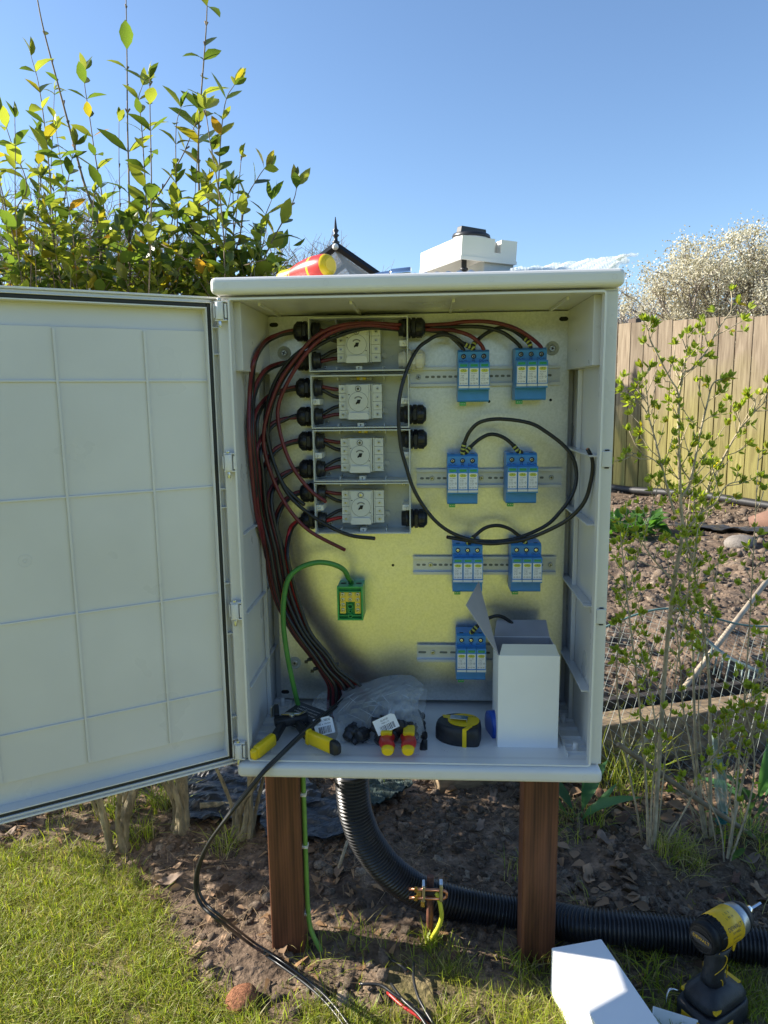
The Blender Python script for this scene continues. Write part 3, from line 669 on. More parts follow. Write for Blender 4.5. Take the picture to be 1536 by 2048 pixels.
rc2 = cable(paths([(894, 1074, .14), (929, 1080, .13), (973, 1087, .12), (1011, 1085, .115), (1052, 1078, .11), (1093.5, 1062, .10), (1137, 1038, .085), (1169, 1003, .07), (1183, 956, .055), (1185, 921, .045), (1175, 898, .040)]), RC, CABK, 'cable', 'loose black cable curving forward, its cut end pointing up at the right cabinet wall')
for (l, a, c, lb) in (([(931, 905, .174), (942, 893, .176), (961, 877, .178), (982, 868.5, .178), (1005, 874, .178), (1024, 888, .176), (1037, 903, .175)], 2, 3, 'black jumper arching between the two surge protectors of the second rail'),
                      ([(938, 1086, .172), (948.5, 1073, .172), (970, 1056, .172), (995, 1051, .172), (1019.6, 1058, .172), (1039, 1073, .172), (1050, 1084, .174)], 4, 5, 'black jumper arching between the two surge protectors of the third rail')):
    o, P = rc(l, CABK, lb, top(c, 0), top(a, 0)); sleeve(o, P, RC, 0, 6, .012); sleeve(o, P, RC, 1, 6, .012)
o, P = rc([(944, 1264, .172), (957, 1250, .174), (978, 1236, .176), (998, 1232, .176), (1017, 1241, .176), (1040, 1262, .176), (1060, 1290, .178), (1075, 1330, .18)], CABK, 'short black wire rising from the lowest surge protector and passing behind the carton', None, top(6, 0)); sleeve(o, P, RC, 0, 6, .012)

# ---------------------------------------------------------------- earth terminal block and earth cable
te = Vector((-.1255, PY, .2180)); t = thing('earth_terminal_block', 'green terminal block with yellow bar and two columns of screws on the metal plate', 'terminal block', te)
b = MB(); W2, H2 = .0240, .0325; x, z = te.x, te.z; y = PY
b.bx(x-W2, x+W2, y-.040, y, z-H2, z+H2-.001)
b.bx(x-W2, x-W2+.003, y-.050, y-.0401, z-H2, z+H2); b.bx(x+W2-.003, x+W2, y-.050, y-.0401, z-H2, z+H2)
b.bx(x-W2+.003, x+W2-.003, y-.050, y-.0401, z+H2-.003, z+H2); b.bx(x-W2+.003, x+W2-.003, y-.050, y-.0401, z-H2, z-H2+.003); b.bx(x-W2+.003, x+W2-.003, y-.048, y-.0401, z-H2+.008, z-H2+.0095)
b.bx(x-W2+.003, x+W2-.003, y-.048, y-.0401, z+H2-.011, z+H2-.0095)
b.ring((x, y-.0401, z-.006), NY, .0036, .0052, .009); b.ring((x, y-.0401, z-.0155), NY, .0018, .003, .009); b.ring((x, y-.0401, z-.0245), NY, .003, .0045, .009)
for k in (-1, 0, 1): b.prism([(x+k*.0145+.0055*math.cos(q), y-.022+.004*math.sin(q)) for q in [j*math.pi/7 for j in range(14)]], (0, 0, z+H2-.001), X_, Y_, (0, 0, .0004), 1)
b.build('block_housing', [GREENP, DARK], t, .0005)
b = MB(); b.bx(x-.0195, x-.0085, y-.046, y-.0402, z-.0205, z+.0205); b.bx(x+.0085, x+.0195, y-.046, y-.0402, z-.0205, z+.0205); b.bx(x-.0084, x+.0084, y-.046, y-.0402, z+.002, z+.0205)
b.build('terminal_bar', BRASSY, t, .0004)
for xx, n in ((-.0140, 4), (0, 2), (.0140, 4)):
    for k in range(n): b = MB(); b.screw((x+xx, y-.0461, z+.0165-k*.0100), NY, .0037, 0, 1, .0015); b.build('terminal_screw', [STEEL, DARK], t)
cable([te+Vector((0, -.022, .020)), te+Vector((0, -.022, .033))]+paths([(697, 1156, .178), (687, 1139, .165), (664, 1128, .155), (633, 1125, .148), (599, 1136, .142), (577, 1158, .138), (568, 1198, .135), (567, 1249, .135), (574, 1307, .138), (586, 1367, .142), (597, 1413, .15), (603, 1440, .152)]), .0047, CAGRN, 'earth_cable', 'thick green and yellow earth cable arching from cabinet floor to green terminal block', ends=False, n=10, yellow=True)
# ---------------------------------------------------------------- things on the roof of the enclosure
ZR = .7760
def frame(o, ax, up=Z_):
    ax = Vector(ax).normalized(); s = ax.cross(up).normalized(); u = s.cross(ax)
    return Matrix(((ax.x, s.x, u.x, o[0]), (ax.y, s.y, u.y, o[1]), (ax.z, s.z, u.z, o[2]), (0, 0, 0, 1)))
a0, a1 = Vector((-.2185, .092, ZR+.0122)), Vector((-.126, .012, ZR+.0200)); ax = (a1-a0).normalized()
t = thing('screwdriver', 'red and yellow handled screwdriver lying on the left of the cabinet roof', 'screwdriver', (a1.x, a1.y, ZR))
b = MB(); pr = [(0, .0105), (.006, .0125), (.018, .0118), (.026, .0120), (.030, .0125), (.032, .0128), (.050, .0168), (.068, .0188), (.0745, .0190), (.0785, .0190), (.090, .0184), (.0985, .0172), (.100, .0168), (.104, .0150), (.1065, .011)]
mm = [0, 0, 0, 1, 0, 1, 1, 1, 0, 1, 1, 1, 0, 0, 0]
pr = [(h_*1.13, r_*1.02) for h_, r_ in pr]; b.lathe(pr, a0, ax, 20, mats=mm); b.build('handle', [YELP, REDP], t)
b = MB(); b.cyl(a0-ax*.085, a0+ax*.001, .0036, m=0); b.cyl(a0-ax*.100, a0-ax*.0851, .0026, m=1); b.build('shaft', [REDP, CHROME], t)
b = MB(); b.lathe([(.1206, .0105), (.1212, .010)], a0, ax, 20); b.build('handle_cap', YELP, t)

# isolator cover with rotary knob, propped up at the front
c0 = at(922, 518, .02); al = math.radians(22)
U = Vector((math.cos(al), math.sin(al), -.05)).normalized(); V = Vector((-math.sin(al), math.cos(al), .03)).normalized(); Wn = U.cross(V).normalized()
V = Wn.cross(U)
t = thing('switch_cover', 'white plastic switch box lid with black rotary knob, propped up on the cabinet roof', 'switch cover', (c0.x, c0.y, ZR))
LX, LY, LH, iw = .093, .170, .0345, .0022
def q(a, c, h): return c0+U*a+V*c+Wn*h
b = MB(); tp = .004
def wallprism(poly, O, A, B, T): b.prism(poly, O, A, B, T)
# four walls with a notch in the near wall, and the top
nx0, nx1, nd = .055, .066, .020
front = [(0, 0), (LX, 0), (LX, LH), (nx1, LH), (nx1, LH-nd), (nx0, LH-nd), (nx0, LH), (0, LH)]
wallprism(front, q(0, 0, 0), U, Wn, V*iw); wallprism([(0, 0), (LX, 0), (LX, LH), (0, LH)], q(0, LY-iw, 0), U, Wn, V*iw)
wallprism([(iw+.0001, 0), (LY-iw-.0001, 0), (LY-iw-.0001, LH), (iw+.0001, LH)], q(0, 0, 0), V, Wn, U*iw); wallprism([(iw+.0001, 0), (LY-iw-.0001, 0), (LY-iw-.0001, LH), (iw+.0001, LH)], q(LX-iw, 0, 0), V, Wn, U*iw)
wallprism([(iw+.0001, iw+.0001), (nx0, iw+.0001), (nx0, .018), (nx1, .018), (nx1, iw+.0001), (LX-iw-.0001, iw+.0001), (LX-iw-.0001, LY-iw-.0001), (iw+.0001, LY-iw-.0001)], q(0, 0, LH-iw-.0005), U, V, Wn*iw)
b.prism([(nx0-.001, 0), (nx0, 0), (nx0, .018), (nx0-.001, .018)], q(0, iw, LH-nd), U, V, Wn*(nd-.003)); b.prism([(nx1, 0), (nx1+.001, 0), (nx1+.001, .018), (nx1, .018)], q(0, iw, LH-nd), U, V, Wn*(nd-.003)); b.prism([(nx0, .016), (nx1, .016), (nx1, .0175), (nx0, .0175)], q(0, 0, LH-nd), U, V, Wn*(nd-.003))
b.prism([(-.0012, -.0012), (LX+.0012, -.0012), (LX+.0012, -.0001), (-.0012, -.0001)], q(0, 0, 0), U, V, Wn*.005); b.prism([(-.0012, 0), (-.0001, 0), (-.0001, LY), (-.0012, LY)], q(0, 0, 0), U, V, Wn*.005)
b.build('lid_shell', CREAM, t, .0008)
kc = q(.047, .070, LH); b = MB(); b.lathe([(0, .0300), (.010, .0295), (.0115, .0285)], kc, Wn, 36); 
b.build('collar', CREAM, t)
b = MB(); b.lathe([(.0116, .0300), (.0125, .0310), (.0165, .0300), (.0175, .0285)], kc, Wn, 36)
M3 = Matrix((U, V, Wn)).transposed()
b.box(kc+Wn*.0225, (.050, .014, .0100), 0, R=M3 @ Matrix.Rotation(.15, 3, 'Z'), taper=.93); b.build('rotary_knob', BLACKP, t, .001)
b = MB(); b.box(kc-U*.018-V*.0225+Wn*.006, (.006, .004, .006), 0, R=M3); b.build('collar_slot', DARK, t)
b = MB(); b.bx(*(lambda p: (p.x-.004, p.x+.004, p.y-.004, p.y+.004))(at(928, 530, .05)), ZR+.0005, ZR+.035); b.lathe([(.012, .0065), (.016, .0065)], (at(928, 530, .05).x, at(928, 530, .05).y, ZR), Z_, 12); b.build('knob_spindle', BLACKP, t, .0006)
b = MB(); p = at(975, 535, .06); b.box((p.x+.005, p.y+.02, ZR+.0135), (.060, .075, .0265), 0, R=Matrix.Rotation(.38, 3, 'Z'), taper=.8)
solo(b, 'switch_mechanism', GREYP, 'grey plastic switch block half hidden underneath the propped white lid', 'switch part', bevel=.002)

# chrome bit holder and perforated strap
p0, p1 = at(745, 549, .035), at(820, 541, .035); p0.z = ZR+.005; p1.z = ZR+.0085; ax = (p1-p0).normalized()
t = thing('bit_holder', 'shiny chrome bit holder lying between the screwdriver and the white lid', 'bit holder', (p0.x, p0.y, ZR))
b = MB(); b.lathe([(0, .0028), (.004, .0032), (.012, .0048), (.026, .0058), (.0265, .0060)], p0, ax, 20); b.build('tip_sleeve', CHROME, t)
b = MB(); b.lathe([(.0275, .0066), (.030, .0080), (.052, .0086), (.0590, .0086), (.0600, .0078)], p0, ax, 20); b.build('barrel', CHROME, t)
b = MB(); b.lathe([(.0265, .0064), (.0274, .0064)], p0, ax, 20); b.build('collar_ring', BLACKP, t)
b = MB(); n = 40; A = at(824, 548, .045); B = at(960, 546, .028)
def strap(i, j):
    x = A.x+(B.x-A.x)*i; yy = A.y+(B.y-A.y)*i; return (x, yy+(j-.5)*.002, ZR+.0012+.0075*j*(1+.22*math.sin(i*38)))
b.grid(lambda i, j: strap(i, j), 60, 2); b.grid(lambda i, j: Vector(strap(i, 1-j))+Vector((0, .0008, 0)), 60, 2)
for k in range(7): x = A.x+(B.x-A.x)*(.07+k*.15); b.lathe([(0, .0018), (.0004, .0018)], (x, A.y+(B.y-A.y)*(.07+k*.15)-.0014, ZR+.0050), NY, 10, 1)
solo(b, 'perforated_strap', [STEEL, DARK], 'thin wavy steel strap with holes lying in front of the propped lid', 'metal strap')
A = at(1030, 545, .03); 
def bag1(i, j):
    x = A.x-.01+i*.185; yy = -.004+j*.17+.012*math.sin(i*9)*j
    lift = .0165*max(0, (i-.15))*(.8+.4*math.sin(j*5+1))
    h = .0022+lift+.0028*abs(math.sin(i*23+j*7))+.0022*abs(math.sin(j*31-i*13))+.0016*abs(math.sin(i*61+j*47))
    if i > .9: x -= .012*abs(math.sin(j*11)); 
    return (x, yy*(1-.3*max(0, i-.7))+.0*i, ZR+h)
b = MB(); b.grid(bag1, 60, 44, smooth=False); b.grid(lambda i, j: Vector(bag1(i, j))-Vector((0, 0, .0018+.0006*math.sin(i*40))), 60, 44, smooth=False)
solo(b, 'polythene_bag', FROST, 'flat crumpled clear plastic bag on the right of the cabinet roof', 'plastic bag')

# ---------------------------------------------------------------- things on the enclosure floor
ZF = -.0100
# wire stripper
t = thing('wire_stripper', 'wire stripper with chunky yellow handles resting over the left of the cabinet sill', 'wire stripper', (-.20, .04, ZF))
def bar(b, a, c, w, h, m=0, r=.35, n=12, rad=None):      # rounded bar, w wide (horizontal), h tall
    a, c = Vector(a), Vector(c); d = (c-a).normalized(); s = d.cross(Z_).normalized(); u = s.cross(d); L = (c-a).length
    base = len(b.v); N = rad or [(0, .75), (.04, .95), (.12, 1), (.88, 1), (.96, .95), (1, .75)]
    sec = []
    for k in range(16):
        q = 2*math.pi*k/16; cs, sn = math.cos(q), math.sin(q); e = .45
        sec.append((math.copysign(abs(cs)**e, cs)*w/2, math.copysign(abs(sn)**e, sn)*h/2))
    for (f, k) in N:
        for (x, y) in sec: b.v.append(a+d*L*f+s*x*k+u*y*k)
    for i in range(len(N)-1):
        for k in range(16):
            k2 = (k+1) % 16; b.f.append((base+i*16+k2, base+i*16+k, base+(i+1)*16+k, base+(i+1)*16+k2)); b.m.append(m); b.s.append(True)
    b.f.append(tuple(base+k for k in range(16))); b.m.append(m); b.s.append(False)
    b.f.append(tuple(base+(len(N)-1)*16+k for k in range(16))[::-1]); b.m.append(m); b.s.append(False)
    return b
hl0, hl1 = at(548, 1477, .030), at(511, 1506, -.012)
b = MB(); bar(b, hl0, hl1, .013, .023, 0); bar(b, hl1+(hl0-hl1)*.06, hl1+(hl1-hl0)*.20, .0115, .0205, 0, rad=[(0, .9), (.5, 1), (.85, .8), (1, .4)])
b.build('handle', YELP, t)
hr0, hr1 = at(617, 1473, .040), at(664, 1493, .006)
b = MB(); bar(b, hr0, hr1, .012, .025, 0, rad=[(0, .9), (.04, 1), (1, 1)]); bar(b, hr0-(hr1-hr0)*.04, hr0+(hr1-hr0)*.06, .014, .028, 0)
b.build('handle', YELP, t)
b = MB(); bar(b, hr1+(hr1-hr0)*.002, hr1+(hr1-hr0)*.32, .0125, .025, 0, rad=[(0, 1), (.5, 1), (.85, .8), (1, .55)]); b.build('handle_tip', TOOLBK, t)
hd = at(585, 1440, .090)
b = MB(); bar(b, hl0+(hl0-hl1)*.02, hd+Vector((-.015, -.008, -.002)), .012, .016); bar(b, hr0-(hr1-hr0)*.05, hd+Vector((.012, -.008, -.004)), .012, .016)
bar(b, hd+Vector((-.03, -.012, 0)), hd+Vector((.026, .010, .002)), .022, .016); bar(b, hd+Vector((-.028, .0, .006)), hd+Vector((-.036, .030, .012)), .010, .012)
b.box(hd+Vector((-.038, .004, .014)), (.004, .010, .020), 1); b.cyl(hd+Vector((.0, -.004, .008)), hd+Vector((0, -.004, .014)), .005, m=1)
b.build('jaw_block', [TOOLBK, STEEL], t, .0008)
b = MB(); P = [hd+Vector(v) for v in ((-.02, 0, .010), (-.005, -.006, .013), (.012, 0, .011), (.02, .01, .012))]
b.tube(spline(P), .0022, 6, 0, flat=.4); b.tube([p+Vector((.004, .006, -.001)) for p in spline(P)], .002, 6, 1); b.build('spring_plate', [BRASS, STEEL], t)

# small black carton with white lettering
c = at(612, 1432, .125); Rz = Matrix.Rotation(math.radians(-24), 3, 'Z')
Rb = Rz @ Matrix.Rotation(math.radians(8), 3, 'Y'); t = thing('small_black_box', 'small black printed box lying behind the wire stripper under the cable pair', 'box', (c.x, c.y, ZF))
b = MB(); cc = Vector((c.x, c.y, c.z-.003)); b.box(cc, (.062, .052, .022), 0, R=Rb); b.build('carton', mat('black_card', (.035, .036, .04), .45), t, .0006)
b = MB(); U2, F2, W2 = Rb @ X_, Rb @ Y_, Rb @ Z_
for k in range(4): b.text(('6MM CORE CABLE', 'UV RESISTANT', 'BLACK 100M X', 'GLAND PACK 20')[k], cc-F2*.0262+W2*(.0065-k*.0046), U2, W2, .0042)
for k in range(3): b.text('CABLE GLANDS M25', cc+W2*.0111+F2*(.012-k*.010), U2, F2, .0048)
b.build('printing', LABELW, t)
# bag of glands: dark contents, clear crumpled sheet, paper labels
c = at(760, 1470, .085); t = thing('bag_of_glands', 'clear plastic bag holding black cable glands with two white barcode labels', 'bag of parts', (c.x, c.y, ZF))
def gheap(n, seed, xa, xb, ya, yb, zt):
    rr = random.Random(seed); b = MB()
    for k in range(n):
        p = Vector((rr.uniform(xa, xb), rr.uniform(ya, yb), 0)); e = 1-((p.x-(xa+xb)/2)/((xb-xa)/2))**2*.7; p.z = ZF+.014+rr.uniform(0, zt)*e
        d = Vector((rr.uniform(-1, 1), rr.uniform(-1, 1), rr.uniform(-.5, .7))).normalized()
        b.lathe([(-.016, .007), (-.002, .007), (-.0019, .0125), (.004, .0125), (.0041, .011), (.014, .0105), (.017, .006)], p, d, 10, smooth=False)
    return b
gheap(48, 4, c.x-.055, c.x+.068, c.y-.035, c.y+.055, .036).build('glands', mat('black_nylon_glands', (.022, .023, .027), .35), t)
bl, br = at(668, 1500, .05).x, at(842, 1500, .05).x
nrs = np.random.default_rng(5); fz = [(nrs.uniform(3, 26), nrs.uniform(3, 26), nrs.uniform(0, 6), nrs.uniform(.5, 1.2)) for _ in range(9)]
def crump(i, j, a): 
    return a*sum(abs(math.sin(f*i+g*j+h))*w_/(f+g)**.5 for f, g, h, w_ in fz)*.9
def bag2(i, j):                                           # i along, j from front low edge to back high edge
    x = bl+(br-bl)*i; yf = .062+.006*math.sin(i*7); yb = .160
    top_z = .060+.022*math.sin(i*2.6)+.022*max(0, i-.35)**.8*(1 if i < .93 else 1)
    s = math.sin(j*math.pi*.5); yy = yf+(yb-yf)*(j**1.5); z = ZF+.002+top_z*s
    if i > .88: z *= 1-(i-.88)*1.2; 
    cr = crump(i, j, .019)
    return (x+.006*math.sin(j*9), yy-cr*.7, z+cr*.6*(1-.5*j))
b = MB(); b.grid(bag2, 26, 17, smooth=False); b.build('clear_bag', frostmat('bag_sheet', (.88, .93, .96), .60), t)
b = MB(); rr = random.Random(12)
for k in range(15):
    i0, j0 = rr.uniform(.05, .8), rr.uniform(.25, .8); di, dj = rr.uniform(.08, .28), rr.uniform(-.25, .25)
    P = [Vector(bag2(min(.99, i0+di*q_/6), min(.98, max(.05, j0+dj*q_/6))))+Vector((0, -.0012, .0012)) for q_ in range(7)]; b.tube(P, 0, 4, radii=[.0002, .0006, .0009, .0010, .0009, .0006, .0002], flat=.5)
b.build('bag_crease_glint', frostmat('crease_highlight', (.85, .9, .95), .35), t)  # thin pale streaks laid on the sheet, standing in for highlights along its creases
pk = at(855, 1378, .10); p2 = at(836, 1520, .02)
b = MB(); b.grid(lambda i, j: Vector((pk.x+(p2.x-pk.x)*i - .055*j*(1-i*.3), pk.y+(p2.y-pk.y)*i+.02*j-.008*abs(math.sin(j*8+i*5)), pk.z+(p2.z-pk.z)*i+.002*math.sin(j*9)-.004*j)), 16, 12, smooth=False)
b.build('bag_flap', frostmat('bag_fold', (.75, .80, .84), .78), t)
def label_at(px, py, Y, w_, h_, rot, lines, tilt=.75):
    c = at(px, py, Y); U = Vector((math.cos(rot), 0.1, math.sin(rot))).normalized(); N = Vector((.05, -tilt, 1-tilt)).normalized(); V = N.cross(U).normalized(); U = V.cross(N).normalized()
    b = MB(); b.prism([(-w_/2, -h_/2), (w_/2, -h_/2), (w_/2, h_/2*.7), (w_/2-.006, h_/2), (-w_/2, h_/2)], c, U, V, N*.0004)
    c2 = c+N*.0006
    for k, (s, sz, yy) in enumerate(lines): b.text(s, c2+V*yy*h_, U, V, sz, 1)
    rr = random.Random(int(px)); x = -w_*.30
    while x < w_*.34:
        ww = rr.choice((.0005, .0009, .0014)); b.add([c2+U*x+V*(-h_*.42), c2+U*(x+ww)+V*(-h_*.42), c2+U*(x+ww)+V*(-h_*.02), c2+U*x+V*(-h_*.02)], [(0, 1, 2, 3)], 1); x += ww+rr.choice((.0006, .001, .0013))
    return b
label_at(648, 1452, .062, .034, .030, .22, [('NA41.3BDE', .0052, .32), ('M25 x 16mm', .0046, .12)]).build('paper_label', [LABELW, INK], t)
label_at(772, 1448, .040, .040, .026, .42, [('GLAND', .0042, .30), ('M20 x 10', .0036, .12)]).build('paper_label', [LABELW, INK], t)
b = MB(); pA = at(600, 1425, .14)
b.grid(lambda i, j: Vector((pA.x+.005+.075*i, .185-.05*j, ZF+.004+.040*math.sin(i*3.1)*(1-.6*j)+crump(i, j, .006))), 20, 14, smooth=False)
solo(b, 'plastic_bag', FILM, 'small crumpled clear plastic bag behind the black printed box', 'plastic bag')

# pliers: two red and yellow handle ends pointing at the viewer
t = thing('pliers', 'pliers with red and yellow insulated handles pointing out over the cabinet sill', 'pliers', (-.03, .03, ZF))
for px, s in ((776, -1), (815, 1)):
    fr, bk = at(px-1 if s < 0 else px+1, 1502, -.008), at(px+2 if s < 0 else px-2, 1482, .075); bk.z = ZF+.016; mid = (fr+bk)/2
    b = MB(); b.lathe([], fr, NY) if 0 else None
    pts = spline([fr+Vector((0, -.002, -.001)), fr+Vector((0, .012, .002)), fr+(bk-fr)*.35+Vector((s*.003, 0, .005)), fr+(bk-fr)*.62+Vector((s*.001, 0, .007)), bk+Vector((0, .0, .004)), bk+Vector((-s*.004, .03, .003))], 5)
    n = len(pts); rad = [.0095+.003*min(1, i/6) - .003*max(0, (i-n*.6)/(n*.4)) for i in range(n)]; rad[0] = .0065
    b.tube(pts, 0, 14, radii=rad, mats=[0 if i > 2 else 1 for i in range(n)], flat=.72); b.build('handle', [REDP, YELP], t)
    b = MB(); b.tube([pts[0]+Vector((0, -.0005, .0)), pts[2]+Vector((0, 0, -.0014))], 0, 14, radii=[.0088, .0108], flat=.72); b.build('handle_end', YELP, t)
    g = pts[int(n*.5)]; b = MB(); bar(b, g+Vector((s*.001, -.004, .010)), g+Vector((s*.001, .022, .012)), .020, .008, 0); b.build('finger_guard', YELP, t)
b = MB(); c = at(797, 1470, .12); c.z = ZF+.012; bar(b, c+Vector((0, -.035, 0)), c+Vector((0, .03, -.002)), .022, .010); bar(b, c+Vector((0, .02, -.002)), c+Vector((0, .07, -.004)), .014, .008); b.build('jaws', STEEL, t)
# marker pen
a, c = at(846, 1500, .035), at(847, 1432, .135); a.z = c.z = ZF+.0058; d = (c-a).normalized()
t = thing('marker_pen', 'grey marker pen with black cap lying beside the tape measure', 'marker pen', (a.x, a.y, ZF)); L = (c-a).length
b = MB(); b.lathe([(L*.40, .0052), (L*.44, .0056), (L*.9, .0052), (L*.97, .004), (L, .003)], a, d, 16); b.build('barrel', mat('grey_pen', (.32, .33, .34), .35), t)
b = MB(); b.lathe([(0, .0045), (.003, .0062), (L*.41, .0060), (L*.42, .0055)], a, d, 16); b.box(a+d*L*.2+Vector((.0065, 0, .001)), (.002, .035, .004)); b.build('cap', BLACKP, t)

# tape measure
c = at(920, 1462, .085); c.z = ZF; rz = math.radians(-10)
t = thing('tape_measure', 'black and yellow tape measure lying on its side with belt clip up', 'tape measure', c)
Rm = Matrix.Rotation(rz, 4, 'Z'); T = Matrix.Translation(c) @ Rm
out = [(-.042, -.010), (-.040, .012), (-.026, .026), (-.006, .034), (.014, .032), (.032, .022), (.037, .006), (.037, -.012), (.034, -.030), (.010, -.034), (-.010, -.033), (-.030, -.024)]
def infl(o_, k): return [(x*k, y*k) for x, y in o_]
b = MB(); H = .040; lv = [(.000, .90), (.004, .98), (.012, 1.0), (.028, 1.0), (.036, .97), (.0395, .88)]
sm = spline([Vector((x, y, 0)) for x, y in out+out[:1]], 3)[:-1]; N = len(sm)
for (z, k) in lv:
    for p in sm: b.v.append(Vector((p.x*k, p.y*k, z)))
for i in range(len(lv)-1):
    for k in range(N): k2 = (k+1) % N; b.f.append((i*N+k, i*N+k2, (i+1)*N+k2, (i+1)*N+k)); b.m.append(0); b.s.append(True)
b.f.append(tuple(range(N))); b.m.append(0); b.s.append(False); b.f.append(tuple((len(lv)-1)*N+k for k in range(N))); b.m.append(0); b.s.append(False)
b.f = [tuple(reversed(f)) for f in b.f]
b.xf(T); b.build('case', TOOLBK, t)
b = MB(); b.prism([(.006+.0265*math.cos(a)*(1.05), .002+.0245*math.sin(a)) for a in [k*math.pi/14 for k in range(28)]], (0, 0, .0396), X_, Y_, (0, 0, .0016)); b.prism([(-.010, .018), (-.034, .016), (-.030, .006), (-.012, .004)], (0, 0, .0396), X_, Y_, (0, 0, .0010))
b.prism([(-.0035, 0), (.0035, 0), (.0035, .0395), (-.0035, .0395)], (.012, -.0346, .001), X_, Z_, (0, -.0012, 0)); b.prism([(.0085, -.0355), (.0155, -.0355), (.024, -.020), (.018, -.018)], (0, 0, .0384), X_, Y_, (0, 0, .0028))
b.xf(T); b.build('yellow_face', YELP, t, .0005)
b = MB(); b.box((-.002, -.001, .0460), (.030, .015, .0012)); b.box((.013, -.001, .0440), (.0012, .015, .005)); b.box((-.012, .006, .0430), (.012, .0012, .004)); b.ring((-.002, -.001, .0467), Z_, .0025, .0048, .0004)
b.xf(T); b.build('belt_clip', STEEL, t, .0003)
b = MB(); b.text('DEWALT', (.012, .0165, .04135), -X_, -Y_, .0072); b.xf(T); b.build('lettering', INK, t)
# roll of blue tape
c = at(985, 1452, .10); t = None
b = MB(); b.lathe([(0, .0180), (0, .0250), (.018, .0250), (.018, .0180), (.0001, .0180)], (c.x-.006, c.y, ZF+.0252), Vector((1, .25, 0)), 40)
solo(b, 'tape_roll', BLUETAPE, 'blue roll of tape standing between the tape measure and the white carton', 'tape roll')

# open white carton
t = thing('white_carton', 'tall white carton standing open on the right of the cabinet floor, its lid flaps raised', 'carton', (.19, .065, ZF))
x0, x1 = .1375, .2400; yf, yb = .052, .150; zt = .1630; th = .0009; z0 = ZF
b = MB(); b.bx(x0, x1, yf, yf+th, z0, zt); b.bx(x0, x0+th, yf+th, yb, z0, zt-.001); b.bx(x1-th, x1, yf+th, yb, z0, zt-.001); b.bx(x0+th, x1-th, yb-th, yb, z0, zt); b.bx(x0+th, x1-th, yf+th, yb-th, z0, z0+th)
b.build('carton_box', CARD, t)
b = MB(); e = .0002
b.add([(x0+.0015, yf+th, zt), (x1-.0015, yf+th, zt), (x1-.006, yf+.016, zt+.0145), (x0+.008, yf+.016, zt+.0145)], [(0, 1, 2, 3)]); o = b.build('front_flap', CARDED, t); md = o.modifiers.new('s', 'SOLIDIFY'); md.thickness = .0008
b = MB(); b.add([(x0+th+e, yf+th+e, zt-.0012), (x0+th+e, yb-th-e, zt-.0012), (x0+th+e, yb-th-e, z0+.01), (x0+th+e, yf+th+e, z0+.01)], [(0, 1, 2, 3)]); b.add([(x1-th-e, yf+th, zt-.0012), (x1-th-e, yb-th, zt-.0012), (x1-th-e, yb-th, z0+.01), (x1-th-e, yf+th, z0+.01)], [(3, 2, 1, 0)])
b.add([(x0+th, yb-th-e, zt-.0012), (x1-th, yb-th-e, zt-.0012), (x1-th, yb-th-e, z0+.01), (x0+th, yb-th-e, z0+.01)], [(0, 1, 2, 3)]); b.build('carton_lining', CARDIN, t)
fA, fB = at(933, 1212, .055), at(955, 1165, .100)
b = MB(); b.add([(x0, yf+.002, zt), (x0, yb-.002, zt), tuple(at(958, 1163, .125)), tuple(fA+Vector((0, .005, 0)))], [(0, 1, 2, 3)]); o = b.build('side_flap', CARDIN, t); md = o.modifiers.new('s', 'SOLIDIFY'); md.thickness = .0012
b = MB(); b.add([(x0+.002, yb, zt), (x1-.001, yb, zt), (x1-.003, yb+.030, zt+.022), (x0+.009, yb+.030, zt+.022)], [(0, 1, 2, 3)]); o = b.build('back_flap', CARDIN, t); md = o.modifiers.new('s', 'SOLIDIFY'); md.thickness = .001
b = MB(); b.add([(x1, yf+.004, zt-.001), (x1, yb-.004, zt-.001), (x1-.012, yb-.012, zt+.018), (x1-.012, yf+.030, zt+.018)], [(0, 1, 2, 3)]) 

# offcuts and dust on the floor
b = MB(); rr = random.Random(3)
for k in range(230):
    if k % 2: p = at(rr.gauss(868, 16), rr.gauss(1436, 10), .14)
    else: p = at(rr.uniform(800, 985), rr.uniform(1440, 1500), .07)
    x, yy = p.x, rr.uniform(.05, .19) if k % 2 == 0 else .165+rr.gauss(0, .012); s = rr.uniform(.0006, .0022)
    R = Matrix.Rotation(rr.uniform(0, 6), 3, 'Z') @ Matrix.Rotation(rr.uniform(-.5, .5), 3, 'X')
    b.box((x, yy, ZF+s*.5), (s*rr.uniform(.6, 2.4), s, s*.5), rr.choice((0, 0, 0, 1)), R=R)
p = at(905, 1500, .03)
solo(b, 'plastic_shavings', [WHITEP, BLACKP], 'scattered white and black plastic shavings on the cabinet floor', 'debris', kind='stuff')
b = MB(); p = at(905, 1498, .045); b.grid(lambda i, j: Vector((p.x-.02+.04*i+.004*j, .028+.035*j, ZF+.002+.006*abs(math.sin(i*5+j*4)))), 8, 8, smooth=False); solo(b, 'plastic_scrap', FILM2, 'scrap of clear film in front of the tape measure', 'scrap')

